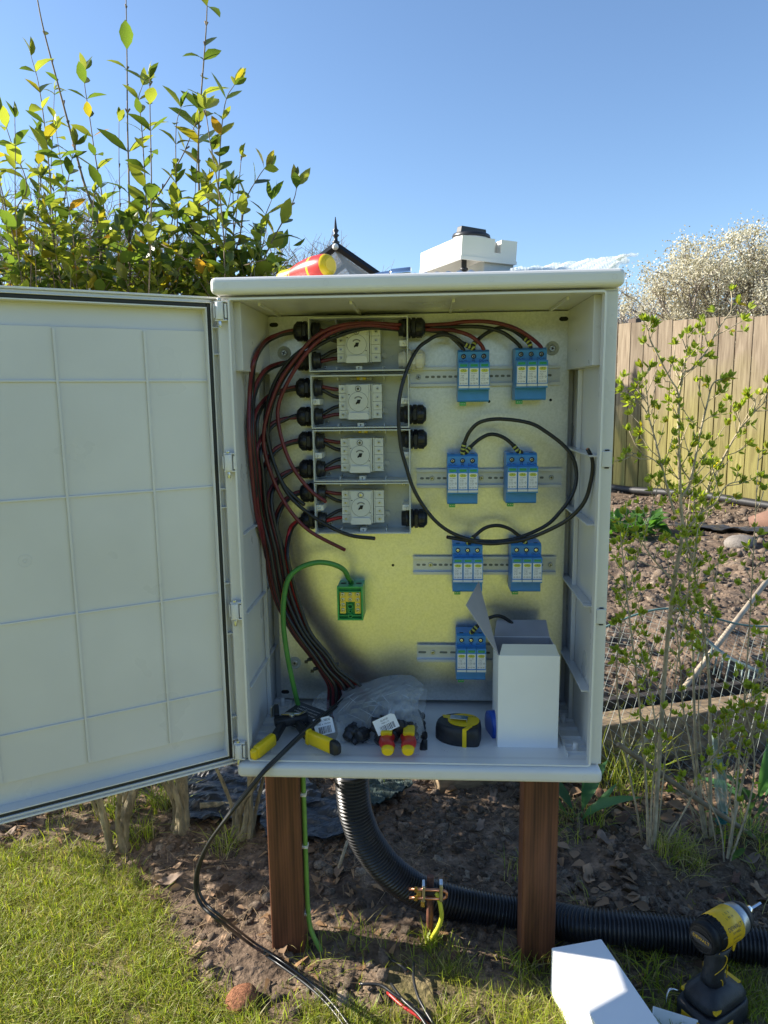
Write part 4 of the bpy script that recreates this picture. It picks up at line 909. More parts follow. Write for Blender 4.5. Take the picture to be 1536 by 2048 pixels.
# ---------------------------------------------------------------- cable pair dropping out over the sill to the ground
cp = [at(712, 1384, .150), at(690, 1402, .120), at(640, 1440, .066), at(592, 1482, .020), at(548, 1525, -.022), at(525, 1548, -.034)]
cp += [at(497, 1582, -.042), at(455, 1635, -.05), at(415, 1690, -.05), at(394, 1740, -.05), at(391, 1780, -.05), at(405, 1812, -.055), at(440, 1842, -.06)]
g = [gat(500, 1888, -.432), gat(560, 1930, -.432), gat(620, 1975, -.432), gat(665, 2020, -.432), gat(700, 2070, -.43), gat(720, 2110, -.43)]
cable(cp+g, .0029, CABK, 'hanging_cable', 'black cable coming out over the cabinet sill and drooping to the grass', ends=False, n=8)
cable([p+Vector((.003, .004, .0064)) for p in cp[:8]]+[p+Vector((.0045, .002, .0045)) for p in cp[8:]+g], .0024, CABK, 'hanging_cable', 'second black cable lying against the drooping one over the cabinet sill', ends=False, n=8)

# ---------------------------------------------------------------- posts
def post(x0, x1, lb):
    t = MB(); n = 14; h = -.0262; zb = -.60
    t.bx(x0, x1, .088, .150, zb, h); return solo(t, 'timber_post', POSTW, lb, 'post', 'posts under the cabinet', bevel=.0025)
post(-.2800, -.2180, 'left brown timber post under the cabinet, with the green earth cable clipped beside it')
post(.1900, .2520, 'right brown timber post under the cabinet, with the black conduit passing behind it')
# earth cable down the left post, with clips
xe = -.2130
P = [(-.2130, .118, -.012), (-.2135, .112, -.060), (-.2130, .108, -.160), (-.2125, .106, -.250), (-.2120, .105, -.345), (-.2085, .103, -.400), (-.1960, .098, -.430), (-.185, .095, -.450)]
oc, Pp = cable(P, .0046, mat('pale_green_cable', (.16, .34, .06), .42, var=.12, vscale=50), 'earth_cable', 'green earth cable clipped to the side of the left timber post', ends=False, n=10, yellow=False)
for zc in (-.130, -.235, -.375):
    b = MB(); b.box((-.2135, .108, zc), (.012, .014, .006), 0); b.cyl((-.2145, .1005, zc), (-.2145, .0985, zc), .002, m=1, n=10)
    solo(b, 'cable_clip', [WHITEP, STEEL], {-.130: 'topmost', -.235: 'middle', -.375: 'lowest'}[zc]+' white clip holding the green cable to the left post', 'cable clip', 'clips on the left post', bevel=.001)
# corrugated conduit
cpts = [at(703, 1545, .165), at(706, 1590, .165), at(714, 1635, .165), at(735, 1685, .170), at(775, 1738, .180), at(832, 1780, .192), at(900, 1802, .200), at(985, 1820, .205), at(1070, 1834, .196), gat(1190, 1853, -.404), gat(1330, 1866, -.404), gat(1430, 1878, -.404), gat(1540, 1896, -.404), gat(1640, 1916, -.404), gat(1760, 1940, -.404)]
P = spline(cpts, 40); L = [0]
for a, c in zip(P, P[1:]): L.append(L[-1]+(c-a).length)
tot = L[-1]; N = int(tot/.00140); Q = []; j = 0
for i in range(N+1):
    s = tot*i/N
    while j < len(L)-2 and L[j+1] < s: j += 1
    Q.append(P[j].lerp(P[j+1], (s-L[j])/max(1e-9, L[j+1]-L[j])))
rad = [.0283+(.0, .0, .0040, .0050, .0040)[i % 5] for i in range(len(Q))]
b = MB(); b.tube(Q, 0, 28, 0, radii=rad)
solo(b, 'corrugated_conduit', CONDM if 'CONDM' in globals() else mat('black_ribbed_pipe', (.017, .018, .021), .33, var=.25, vscale=30, rvar=.08), 'thick black corrugated conduit curving from under the cabinet to the right along the ground', 'conduit')
# earth rod, clamp, short earth cable
r0 = at(858, 1885, .128); r1 = at(861, 1752, .135)
t = thing('earth_rod', 'short copper earth rod in the soil with a brass clamp near its top', 'earth rod', (r0.x, r0.y, r0.z))
b = MB(); b.cyl(Vector((r0.x, r0.y, -.50)), r1, .0068, n=16); b.build('rod', mat('rusty_copper_rod', (.14, .055, .03), .6, .3, var=.4, vscale=60), t)
cl = at(860, 1777, .130); b = MB()
b.box(cl+Vector((-.012, -.010, .002)), (.006, .022, .034), 0); b.box(cl+Vector((.021, -.010, .004)), (.007, .020, .036), 0); b.box(cl+Vector((-.021, -.010, -.001)), (.010, .012, .012), 1); b.box(cl+Vector((.004, -.008, 0)), (.024, .008, .014), 2)
b.box(cl+Vector((-.014, -.012, -.022)), (.008, .008, .014), 1)
b.build('clamp_plate', [STEEL, BRASS, TOOLBK], t, .002)
b = MB()
for dz in (.009, -.009):
    b.cyl(cl+Vector((-.040, -.016, dz)), cl+Vector((.024, -.016, dz)), .0028, n=12, m=0); b.lathe([(0, .0055), (.006, .0055)], cl+Vector((-.030, -.016, dz)), Vector((1, 0, 0)), 6, 1, smooth=False)
b.tube(spline([cl+Vector((.024, -.016, .009)), cl+Vector((.031, -.016, .004)), cl+Vector((.031, -.016, -.004)), cl+Vector((.024, -.016, -.009))], 4), .0028, 8, 0)
b.build('u_bolt', [COPPER, BRASS], t)
cable([at(872, 1786, .120), at(875, 1790, .118), at(881, 1812, .115), at(883, 1835, .113), at(876, 1856, .112), at(866, 1872, .115), at(862, 1885, .12)], .0043, CAYEL, 'earth_cable', 'short yellow and green earth cable curving from the clamp into the soil', ends=False, n=10, yellow=False)
# offcuts of cable on the grass
cable([gat(720, 1968, -.425), gat(760, 1970, -.420), gat(790, 1990, -.420), gat(830, 2015, -.424), gat(860, 2045, -.428), gat(880, 2075, -.43)], .0028, CABK, 'cable_offcut', 'black cable offcut lying on the grass, curving under the others', 'cable offcuts on the grass', n=7)
cable([gat(775, 1985, -.43), gat(805, 2012, -.425), gat(835, 2032, -.425), gat(870, 2060, -.43)], .0028, CABRED, 'cable_offcut', 'short red cable offcut lying on the grass among the black ones', 'cable offcuts on the grass', n=7)
cable([gat(828, 1925, -.428), gat(827, 1955, -.424), gat(835, 1990, -.424), gat(850, 2020, -.424), gat(868, 2050, -.426)], .0026, CABK, 'cable_offcut', 'black cable offcut running straight towards the viewer over the grass', 'cable offcuts on the grass', n=7)
cable([gat(775, 1915, -.43), gat(800, 1930, -.426), gat(815, 1942, -.43)], .0026, CABK, 'cable_offcut', 'shortest black cable offcut, behind the others on the grass', 'cable offcuts on the grass', n=7)
cable([gat(782, 1968, -.43), gat(806, 2000, -.42), gat(838, 2030, -.418), gat(862, 2066, -.42)], .0027, CABK, 'cable_offcut', 'black cable offcut lying beside the red offcut', 'cable offcuts on the grass', n=7)

# ---------------------------------------------------------------- cartons on the grass
def carton_on_ground(name, lb, tl, tr, bl, L, hgt, open_=False, zb=-.437):
    A = gat(*tl, zb+hgt); B = gat(*tr, zb+hgt); U = (B-A).normalized(); wdt = (B-A).length; V = Vector((U.y, -U.x, 0)) if (Vector((U.y, -U.x, 0)).y < 0) else Vector((-U.y, U.x, 0))
    t = thing(name, lb, 'carton', (A.x, A.y, zb)); b = MB(); Wv = Vector((0, 0, hgt))
    a = Vector((A.x, A.y, zb))
    if not open_:
        b.prism([(0, 0), (wdt, 0), (wdt, L), (0, L)], a, U, V, Wv); b.build('carton_body', CARD, t, .0012)
        b = MB(); b.prism([(.0015, -.0002), (wdt-.0015, -.0002), (wdt-.0015, L*.985), (.0015, L*.985)], a+Wv*1.0, U, V, Vector((0, 0, .0006))); b.build('lid_flap', CARD, t)
    else:
        th = .0012
        for (p, q_) in (((0, 0), (wdt, th)), ((0, L-th), (wdt, L)), ((0, th), (th, L-th)), ((wdt-th, th), (wdt, L-th))):
            b.prism([(p[0], p[1]), (q_[0], p[1]), (q_[0], q_[1]), (p[0], q_[1])], a, U, V, Wv)
        b.prism([(th, th), (wdt-th, th), (wdt-th, L-th), (th, L-th)], a, U, V, (0, 0, th)); b.build('carton_tray', CARD, t)
        b = MB(); b.prism([(.045, .002), (.0458, .002), (.0458, L-.003), (.045, L-.003)], a, U, V, Wv*.8); b.build('divider', CARD, t)
    return t
carton_on_ground('carton', 'closed white carton lying on the grass in front of the right post', (1103, 1897), (1203, 1879), None, .190, .088)
carton_on_ground('carton_tray', 'open empty white carton on the grass at the bottom edge beside the impact driver', (1306, 2012), (1410, 2044), None, .12, .030, True)

# ---------------------------------------------------------------- cordless impact driver
t = thing('impact_driver', 'black and yellow cordless impact driver standing upright on its battery on the grass', 'impact driver', (0, 0, 0), local=True)
def part(b, nm, m, parent=t, bev=0): o = b.build(nm, m, parent, bev); return o
# local frame: x forward (chuck), y left, z up; origin on the ground under the handle
def loft(b, secs, m=0, n=20, e=.6):                       # secs: (cx, cz, half x, half y, z-plane) stacked up z with tilt
    base = len(b.v)
    for (cx, z, hx, hy) in secs:
        for k in range(n):
            q = 2*math.pi*k/n; cs, sn = math.cos(q), math.sin(q)
            b.v.append(Vector((cx+math.copysign(abs(cs)**e, cs)*hx, math.copysign(abs(sn)**e, sn)*hy, z)))
    for i in range(len(secs)-1):
        for k in range(n): k2 = (k+1) % n; b.f.append((base+i*n+k, base+i*n+k2, base+(i+1)*n+k2, base+(i+1)*n+k)); b.m.append(m); b.s.append(True)
    b.f.append(tuple(base+k for k in range(n))[::-1]); b.m.append(m); b.s.append(False); b.f.append(tuple(base+(len(secs)-1)*n+k for k in range(n))); b.m.append(m); b.s.append(False)
b = MB(); loft(b, [(-.004, 0, .052, .036), (-.004, .006, .056, .039), (-.004, .036, .056, .039), (-.002, .042, .052, .036)], e=.35); bt = part(b, 'battery', TOOLBK, bev=.001)
b = MB(); b.bx(-.045, -.005, -.0402, -.0388, .010, .030); part(b, 'battery_label', YELD, bt, .0006); b = MB(); b.bx(-.045, -.005, .0388, .0402, .010, .030); part(b, 'battery_label', YELD, bt, .0006); b = MB(); b.bx(-.0608, -.0596, -.020, .020, .008, .030); part(b, 'battery_label', YELD, bt, .0006); b = MB(); b.bx(.0515, .0528, -.020, .020, .008, .026); part(b, 'release_tab', YELD, bt, .0006)
b = MB(); b.text('20V MAX', (-.0612, 0, .019), -Y_, Z_, .0080); b.text('DEWALT', (-.024, -.0404, .020), X_, Z_, .0085); part(b, 'battery_lettering', INK, bt)
b = MB(); loft(b, [(0, .0425, .050, .034), (0, .050, .053, .036), (-.002, .060, .048, .033), (-.006, .070, .030, .024), (-.008, .076, .020, .017)], e=.5); part(b, 'foot', TOOLBK)
b = MB(); b.bx(.020, .046, -.018, .018, .0600, .0635); b.bx(.026, .037, -.008, .008, .0636, .0642, 1); b.bx(-.045, -.030, -.034, .034, .0505, .0560); part(b, 'foot_panel', [YELD, DARK], bev=.0015)
b = MB(); loft(b, [(-.008, .074, .019, .0165), (-.009, .090, .0175, .0155), (-.004, .110, .018, .0155), (-.001, .128, .020, .0165), (.002, .142, .024, .018)], e=.75); hg = part(b, 'handle', TOOLBK)
b = MB()
for s in (-1, 1):
    b.tube(spline([Vector((-.016, s*.0135, .140)), Vector((.001, s*.0172, .128)), Vector((-.002, s*.0162, .112)), Vector((-.016, s*.0135, .104)), Vector((-.0215, s*.0095, .098))], 5), .0009, 6)
    b.tube(spline([Vector((-.018, s*.0125, .092)), Vector((-.006, s*.0158, .086)), Vector((-.004, s*.0165, .074))], 5), .0009, 6)
    b.tube(spline([Vector((.009, s*.0145, .108)), Vector((.0085, s*.014, .092)), Vector((.012, s*.0125, .082))], 5), .0010, 6)
part(b, 'handle_stripe', YELD, hg)
b = MB(); b.prism([(.014, .112), (.026, .118), (.031, .136), (.022, .139), (.016, .130)], (0, -.0065, 0), X_, Z_, (0, .013, 0)); part(b, 'trigger', BLACKP, bev=.0015)
b = MB(); b.prism([(.020, .142), (.046, .152), (.050, .160), (.040, .160), (.030, .150), (.026, .128), (.022, .128)], (0, -.0145, 0), X_, Z_, (0, .029, 0)); part(b, 'trigger_guard', YELD, bev=.0015)
zc = .170
b = MB(); b.lathe([(-.046, .0225), (-.0452, .0250), (-.040, .0268), (-.032, .0270), (-.0318, .0262), (-.0300, .0262), (-.0298, .0276), (-.004, .0282), (.012, .0282)], (0, 0, zc), X_, 32)
for k in range(10):
    a = math.radians(20+k*15.5); b.box((-.016, math.cos(a)*.0281, zc+math.sin(a)*.0281), (.020, .0016, .0022), 0, R=Matrix.Rotation(a, 3, 'X')); hs = part(b, 'motor_housing', TOOLBK)
b = MB(); b.lathe([(-.0160, .0292), (.030, .0288), (.0301, .0280)], (0, 0, zc), X_, 32)
part(b, 'yellow_shell', YELD)
b = MB(); b.prism([(.0195*math.cos(q), .009*math.sin(q)) for q in [j*math.pi/10 for j in range(20)]], (-.0468, 0, zc), -Y_, Z_, (-.0008, 0, 0), 0); 
b.ring((-.0466, 0, zc), -X_, .0198, .0204, .0008); b.text('DEWALT', (-.0480, 0, zc), -Y_, Z_, .0078, 1); part(b, 'rear_cap_badge', [BLACKP, YELD], hs)
b = MB(); b.lathe([(.0302, .0278), (.036, .0278), (.050, .0262), (.058, .0232), (.0605, .0205)], (0, 0, zc), X_, 28); part(b, 'gear_case', mat('silver_gear_case', (.42, .43, .44), .35, .8, var=.1, vscale=50))
b = MB(); b.lathe([(.0500, .0270), (.058, .0250), (.066, .0215), (.070, .018), (.0715, .011)], (0, 0, zc), X_, 28); part(b, 'nose_bumper', BLACKR)
b = MB(); b.lathe([(.0716, .0075), (.078, .0085), (.086, .0090), (.087, .0075), (.090, .0055)], (0, 0, zc), X_, 20); b.lathe([(.0901, .0036), (.118, .0036)], (0, 0, zc), X_, 6, smooth=False); part(b, 'chuck', CHROME)
b = MB(); yo = -.0340
for k, (s, sz) in enumerate((('DEWALT', .0092), ('20V MAX', .0050), ('BRUSHLESS', .0042), ('0-3250/MIN', .0036))):
    a = math.radians(34-k*15); r = .0298; b.text(s, (.0075, -r*math.cos(a), zc+r*math.sin(a)), X_, Vector((0, math.sin(a), math.cos(a))), sz)
for k, s in enumerate(('1  2  3', 'L  M  H')):
    a = math.radians(80-k*16); r = .0298; b.text(s, (.0075, -r*math.cos(a), zc+r*math.sin(a)), X_, Vector((0, math.sin(a), math.cos(a))), .006)
part(b, 'shell_lettering', INK)
b = MB(); b.tube(spline([Vector((-.046, .037, .045)), Vector((-.062, .044, .050)), Vector((-.070, .044, .030)), Vector((-.060, .043, .008))], 5), .0022, 8, flat=.5); part(b, 'belt_hook', CHROME)
pb = gat(1428, 2040, -.440); t.scale = (.96, .96, .98)
t.location = (pb.x, pb.y+.005, -.440); t.rotation_euler = (0, 0, math.radians(34))
# ---------------------------------------------------------------- noise and the ground
def _h(ix, iy, sd):
    n = (ix.astype(np.int64)*374761393 + iy.astype(np.int64)*668265263 + sd*974711) & 0x7fffffff
    n = ((n ^ (n >> 13))*1274126177) & 0x7fffffff; n = n ^ (n >> 16); return (n & 0xffff)/65535.0
def vn(x, y, sd=0):
    x = np.asarray(x, float); y = np.asarray(y, float); ix = np.floor(x); iy = np.floor(y); fx = x-ix; fy = y-iy
    fx = fx*fx*(3-2*fx); fy = fy*fy*(3-2*fy)
    return (_h(ix, iy, sd)*(1-fx)+_h(ix+1, iy, sd)*fx)*(1-fy)+(_h(ix, iy+1, sd)*(1-fx)+_h(ix+1, iy+1, sd)*fx)*fy
def fbm(x, y, sd=0, o=4):
    s = 0; a = .5
    for k in range(o): s = s+a*(vn(x*2**k, y*2**k, sd+k)-.5); a *= .5
    return s
def sstep(a, b_, x): t = np.clip((x-a)/(b_-a), 0, 1); return t*t*(3-2*t)
EX = np.array([-60, -3, -1.3, -1.0, -.79, -.60, -.48, -.38, -.28, -.15, .1, .3, .5, .8, 1.3, 3, 60]); EY = np.array([.5, .45, .40, .37, .41, .27, .10, -.02, -.03, .06, .06, .11, .13, .16, .16, .1, .1])
def lawn_mask(X, Y):
    e = np.interp(X, EX, EY)+.14*fbm(X*7, Y*7, 11); 
    m = 1-sstep(-.05, .05, Y-e)
    bare = (.12+.80*sstep(-.10, .14, vn(X*9+3, Y*9, 21)*.6+vn(X*21, Y*21, 22)*.4-.5))*sstep(-.42, -.25, X)*sstep(-.5, -.3, Y)*(1-sstep(1.3, 2, X))      # worn patches in front of the cabinet
    return m*(1-bare)
BN = Vector((-.2924, .9563, 0)); BO = Vector((.0, .63, 0))
def ghv(X, Y):
    X = np.asarray(X, float); Y = np.asarray(Y, float)
    s = (X-BO.x)*BN.x+(Y-BO.y)*BN.y
    lm = lawn_mask(X, Y)
    rough = (1-lm)
    z = -.445+.010*fbm(X*2, Y*2, 1)
    z = z+rough*(.026*fbm(X*9, Y*9, 3, 5)+.012*fbm(X*45, Y*45, 8, 3)+.004)
    bed = sstep(.125, .30, s)*sstep(-.25, .12, X)
    z = z+bed*(.115+.06*np.exp(-((s-.75)/.45)**2)-.10*sstep(1.2, 3.5, s))
    z = z+bed*(.10*fbm(X*3.2, Y*3.2, 5, 5)+.05*np.abs(fbm(X*9, Y*9, 77, 4)))
    z = z-.02*np.exp(-(((X-.22)/.11)**2+((Y-.14)/.08)**2))                                    # hollow round the post
    z = z+.035*np.exp(-(((X-.50)/.11)**2+((Y-.36)/.09)**2))+.03*np.exp(-(((X-.72)/.12)**2+((Y-.42)/.08)**2))
    return z
def gz(x, y): return float(ghv(np.array([x]), np.array([y]))[0])
def grow(a, far, n): return [a+(far-a)*((k/n)**3) for k in range(1, n+1)]
xs = np.array(sorted(grow(-1.4, -400, 46))+list(np.arange(-1.4, 1.75, .0075))+grow(1.75, 400, 60))
ys = np.array(sorted(grow(-.35, -400, 40))+list(np.arange(-.35, 1.35, .0075))+list(np.arange(1.36, 7.5, .035))+grow(7.5, 800, 30))
XX, YY = np.meshgrid(xs, ys); ZZ = ghv(XX, YY); LM = lawn_mask(XX, YY)
nx, ny = len(xs), len(ys); idx = np.arange(nx*ny).reshape(ny, nx)
F = np.stack([idx[:-1, :-1], idx[:-1, 1:], idx[1:, 1:], idx[1:, :-1]], -1).reshape(-1, 4)
LT = LM*(.22+.78*(1-sstep(-1.3, -.6, YY)*sstep(-2.2, -1.5, XX)*(1-sstep(2, 3, XX)))); tint = np.stack([LT, LT, LT], -1).reshape(-1, 3)
def groundmat():
    m = bpy.data.materials.new('soil_and_lawn'); m.use_nodes = True; n = m.node_tree.nodes; l = m.node_tree.links; p = n['Principled BSDF']; p.inputs['Roughness'].default_value = .9; p.inputs['Specular IOR Level'].default_value = .25
    tc = n.new('ShaderNodeTexCoord'); at_ = n.new('ShaderNodeAttribute'); at_.attribute_name = 'tint'
    def nz(s, d=6):
        t = n.new('ShaderNodeTexNoise'); t.inputs['Scale'].default_value = s; t.inputs['Detail'].default_value = d; l.new(tc.outputs['Object'], t.inputs[0]); return t
    def ramp(src, a, c1, b, c2):
        r = n.new('ShaderNodeValToRGB'); r.color_ramp.elements[0].position = a; r.color_ramp.elements[0].color = (*c1, 1); r.color_ramp.elements[1].position = b; r.color_ramp.elements[1].color = (*c2, 1); l.new(src, r.inputs[0]); return r
    t1, t2, t3 = nz(14), nz(90, 8), nz(1.3)
    soil = ramp(t1.outputs[0], .35, (.080, .058, .042), .65, (.245, .185, .135)); fine = ramp(t2.outputs[0], .3, (.55, .5, .45), .75, (1.5, 1.4, 1.3))
    mu = n.new('ShaderNodeMix'); mu.data_type = 'RGBA'; mu.blend_type = 'MULTIPLY'; mu.inputs[0].default_value = .9; l.new(soil.outputs[0], mu.inputs[6]); l.new(fine.outputs[0], mu.inputs[7])
    gr = ramp(t3.outputs[0], .35, (.30, .33, .05), .65, (.44, .45, .09)); gf = ramp(t2.outputs[0], .3, (.45, .5, .4), .7, (1.25, 1.2, 1.1))
    mg = n.new('ShaderNodeMix'); mg.data_type = 'RGBA'; mg.blend_type = 'MULTIPLY'; mg.inputs[0].default_value = .8; l.new(gr.outputs[0], mg.inputs[6]); l.new(gf.outputs[0], mg.inputs[7])
    mx = n.new('ShaderNodeMix'); mx.data_type = 'RGBA'; l.new(at_.outputs['Fac'], mx.inputs[0]); l.new(mu.outputs[2], mx.inputs[6]); l.new(mg.outputs[2], mx.inputs[7]); l.new(mx.outputs[2], p.inputs['Base Color'])
    b = n.new('ShaderNodeBump'); b.inputs['Strength'].default_value = .7; b.inputs['Distance'].default_value = .01; l.new(t2.outputs[0], b.inputs['Height']); l.new(b.outputs[0], p.inputs['Normal'])
    return m
gnd = np_mesh('ground', np.stack([XX, YY, ZZ], -1).reshape(-1, 3), F, groundmat(), tint, smooth=True); tag(gnd, kind='structure')

# ---------------------------------------------------------------- soil clods (stuff)
def ico(sub):
    import bmesh
    bm = bmesh.new(); bmesh.ops.create_icosphere(bm, subdivisions=sub, radius=1); v = np.array([x.co[:] for x in bm.verts]); f = np.array([[q.index for q in x.verts] for x in bm.faces]); bm.free(); return v, f
IV, IF = ico(2); IV1, IF1 = ico(1)
def rotm(n):
    q = rng.normal(size=(n, 4)); q /= np.linalg.norm(q, axis=1)[:, None]; w_, x, y, z = q.T
    return np.stack([1-2*(y*y+z*z), 2*(x*y-z*w_), 2*(x*z+y*w_), 2*(x*y+z*w_), 1-2*(x*x+z*z), 2*(y*z-x*w_), 2*(x*z-y*w_), 2*(y*z+x*w_), 1-2*(x*x+y*y)], -1).reshape(n, 3, 3)
def blobs(P, S_, tints, V0, F0, jag=.55, flat=.72):
    n = len(P); nv = len(V0); R = rotm(n); sc = S_[:, None, None]*(1+rng.uniform(-.3, .3, (n, 1, 3)))
    V = V0[None]*(1+rng.normal(0, jag*.45, (n, nv, 1)))*sc; V = np.einsum('nij,nvj->nvi', R, V); V[:, :, 2] *= flat; V += P[:, None]
    Fq = (F0[None]+(np.arange(n)*nv)[:, None, None]).reshape(-1, 3); T = np.repeat(tints, nv, 0)*(1+rng.normal(0, .08, (n*nv, 1)))
    return V.reshape(-1, 3), Fq, T
def tintmat(name, rough=.9, spec=.2):
    m = bpy.data.materials.new(name); m.use_nodes = True; n = m.node_tree.nodes; l = m.node_tree.links; p = n['Principled BSDF']; a = n.new('ShaderNodeAttribute'); a.attribute_name = 'tint'
    t = n.new('ShaderNodeTexNoise'); t.inputs['Scale'].default_value = 260; t.inputs['Detail'].default_value = 3; tc = n.new('ShaderNodeTexCoord'); l.new(tc.outputs['Object'], t.inputs[0])
    r = n.new('ShaderNodeValToRGB'); r.color_ramp.elements[0].position = .3; r.color_ramp.elements[0].color = (.6, .6, .6, 1); r.color_ramp.elements[1].position = .7; r.color_ramp.elements[1].color = (1.3, 1.3, 1.3, 1); l.new(t.outputs[0], r.inputs[0])
    mx = n.new('ShaderNodeMix'); mx.data_type = 'RGBA'; mx.blend_type = 'MULTIPLY'; mx.inputs[0].default_value = 1; l.new(a.outputs['Color'], mx.inputs[6]); l.new(r.outputs[0], mx.inputs[7]); l.new(mx.outputs[2], p.inputs['Base Color'])
    t4 = n.new('ShaderNodeTexNoise'); t4.inputs['Scale'].default_value = 130; t4.inputs['Detail'].default_value = 6; t4.inputs['Roughness'].default_value = .7; l.new(tc.outputs['Object'], t4.inputs[0]); bp = n.new('ShaderNodeBump'); bp.inputs['Strength'].default_value = 1; bp.inputs['Distance'].default_value = .008; l.new(t4.outputs[0], bp.inputs['Height']); l.new(bp.outputs[0], p.inputs['Normal'])
    p.inputs['Roughness'].default_value = rough; p.inputs['Specular IOR Level'].default_value = spec; return m
TM = tintmat('soil_clod')
def scatter(n, xa, xb, ya, yb, keep):
    X = rng.uniform(xa, xb, n); Y = rng.uniform(ya, yb, n); k = keep(X, Y) > rng.uniform(0, 1, n); return X[k], Y[k]
def soilkeep(X, Y): return (1-lawn_mask(X, Y))*np.clip(.25+1.6*(vn(X*8, Y*8, 31)-.25), .1, 1)
def clods(n, xa, xb, ya, yb, smin, smax, pw, V0, F0, keep=soilkeep):
    X, Y = scatter(n, xa, xb, ya, yb, keep); s = smin*(smax/smin)**(rng.uniform(0, 1, len(X))**pw)
    Z = ghv(X, Y)+s*rng.uniform(-.5, .22, len(X)); b_ = rng.uniform(.6, 1.45, len(X))[:, None]
    s = s*.92; base = np.where(rng.uniform(0, 1, (len(X), 1)) < .05, np.array([[.32, .25, .18]]), np.array([[.185, .140, .102]])); return blobs(np.stack([X, Y, Z], -1), s, base*b_, V0, F0)
for nm, sets in (('soil_clods', [(42000, -1.3, 1.5, -.1, .95,   .0016, .016, 3.2, IV, IF), (36000, .0, 2.8, .75, 2.4, .0025, .021, 3.2, IV1, IF1), (36000, .4, 5, 2.2, 6.8, .005, .042, 3.4, IV1, IF1), (4000, -2.5, .1, .9, 2.5, .006, .03, 2, IV1, IF1)]),):
    Vs, Fs, Ts = [], [], []; off = 0
    for a in sets: V, F, T = clods(*a); Vs.append(V); Fs.append(F+off); Ts.append(T); off += len(V)
    o = np_mesh(nm, np.concatenate(Vs), np.concatenate(Fs), TM, np.concatenate(Ts), smooth=True); tag(o, 'dark brown crumbly soil clods covering the bare ground', 'soil', kind='stuff')

# ---------------------------------------------------------------- grass (stuff)
def blades(X, Y, Lm, wm, tints, lean=.5, name='grass', base=None, mat_=None, lab='', cat='grass', zoff=0, flat=0):
    n = len(X); a = rng.uniform(0, 2*math.pi, n); L = Lm*rng.uniform(.45, 1.3, n); w_ = wm*rng.uniform(.6, 1.3, n); ln = lean*rng.uniform(.1, 1.5, n)
    Z = (ghv(X, Y) if base is None else base)+zoff-.002; B = np.stack([X, Y, Z], -1); d = np.stack([np.cos(a), np.sin(a), np.zeros(n)], -1); s = np.stack([-np.sin(a), np.cos(a), np.zeros(n)], -1)
    tw = rng.uniform(-1, 1, n)[:, None]; s2 = s*np.cos(tw)+d*np.sin(tw)
    up = np.array([0, 0, 1.]); pts = []
    for t, ww in ((0, 1), (.4, .95), (.75, .6), (1, 0)):
        c = B+(d*(ln*t**1.7)[:, None]+up*(t*(1-.28*np.minimum(ln, 1.3)*t)*(1-flat))[:, None])*L[:, None]
        if ww: pts += [c-s2*(w_*ww*.5)[:, None], c+s2*(w_*ww*.5)[:, None]]
        else: pts.append(c)
    V = np.stack(pts, 1); k = 7; i0 = (np.arange(n)*k)[:, None]
    tri = np.array([[0, 1, 3], [0, 3, 2], [2, 3, 5], [2, 5, 4], [4, 5, 6]]); F = (i0[:, None]+tri[None]).reshape(-1, 3)
    return V.reshape(-1, 3), F, np.repeat(tints, k, 0)
GRM = leafmat('grass_blade', .45, .40, spec=.35)
def gtint(n, dry=.15):
    g = np.array([[.215, .275, .034]])*rng.uniform(.55, 1.5, (n, 1))+rng.uniform(0, 1, (n, 1))**2*np.array([[.17, .12, .005]]); m = rng.uniform(0, 1, n) < dry
    g[m] = np.array([.42, .36, .17])*rng.uniform(.6, 1.2, (m.sum(), 1)); return g
Vs, Fs, Ts = [], [], []; off = 0
def addb(V, F, T):
    global off
    Vs.append(V); Fs.append(F+off); Ts.append(T); off += len(V)
X, Y = scatter(120000, -1.35, -.1, -.25, .62, lambda x, y: lawn_mask(x, y)*np.clip(.55+1.2*(vn(x*16, y*16, 41)-.3), .25, 1)); addb(*blades(X, Y, .025, .0016, gtint(len(X), .24), 1.15))
X, Y = scatter(90000, -.3, 1.4, -.25, .32, lambda x, y: (.15+.85*lawn_mask(x, y))*lawn_mask(x, y)**.3*np.clip(.16+2.4*(vn(x*14, y*14, 43)-.40), .0, .9)); addb(*blades(X, Y, .034, .0016, gtint(len(X), .25), .9))
X, Y = scatter(26000, -1.3, 1.5, .05, .62, lambda x, y: (1-lawn_mask(x, y))*np.clip(3*(vn(x*9, y*9, 47)-.72), 0, .8)); addb(*blades(X, Y, .042, .0016, gtint(len(X), .45), 1.1))
X, Y = scatter(9000, -2.6, -1.35, -.6, .8, lambda x, y: lawn_mask(x, y)); addb(*blades(X, Y, .035, .003, gtint(len(X), .13), .8))
X, Y = scatter(16000, -1.6, 1.6, -1.1, -.25, lambda x, y: lawn_mask(x, y)*.6); addb(*blades(X, Y, .03, .003, gtint(len(X), .13), .8))
X, Y = scatter(2500, .1, 4.6, 5.0, 6.9, lambda x, y: np.clip(3*(vn(x*2, y*2, 51)-.6), 0, 1)); addb(*blades(X, Y, .07, .008, gtint(len(X), .2), .6))
def tuft(cx, cy, n, r, L, w_, dry, lean=1.0):
    a = rng.uniform(0, 6.28, n); q = r*rng.uniform(0, 1, n)**.7; X = cx+q*np.cos(a); Y = cy+q*np.sin(a); addb(*blades(X, Y, L, w_, gtint(n, dry), lean))
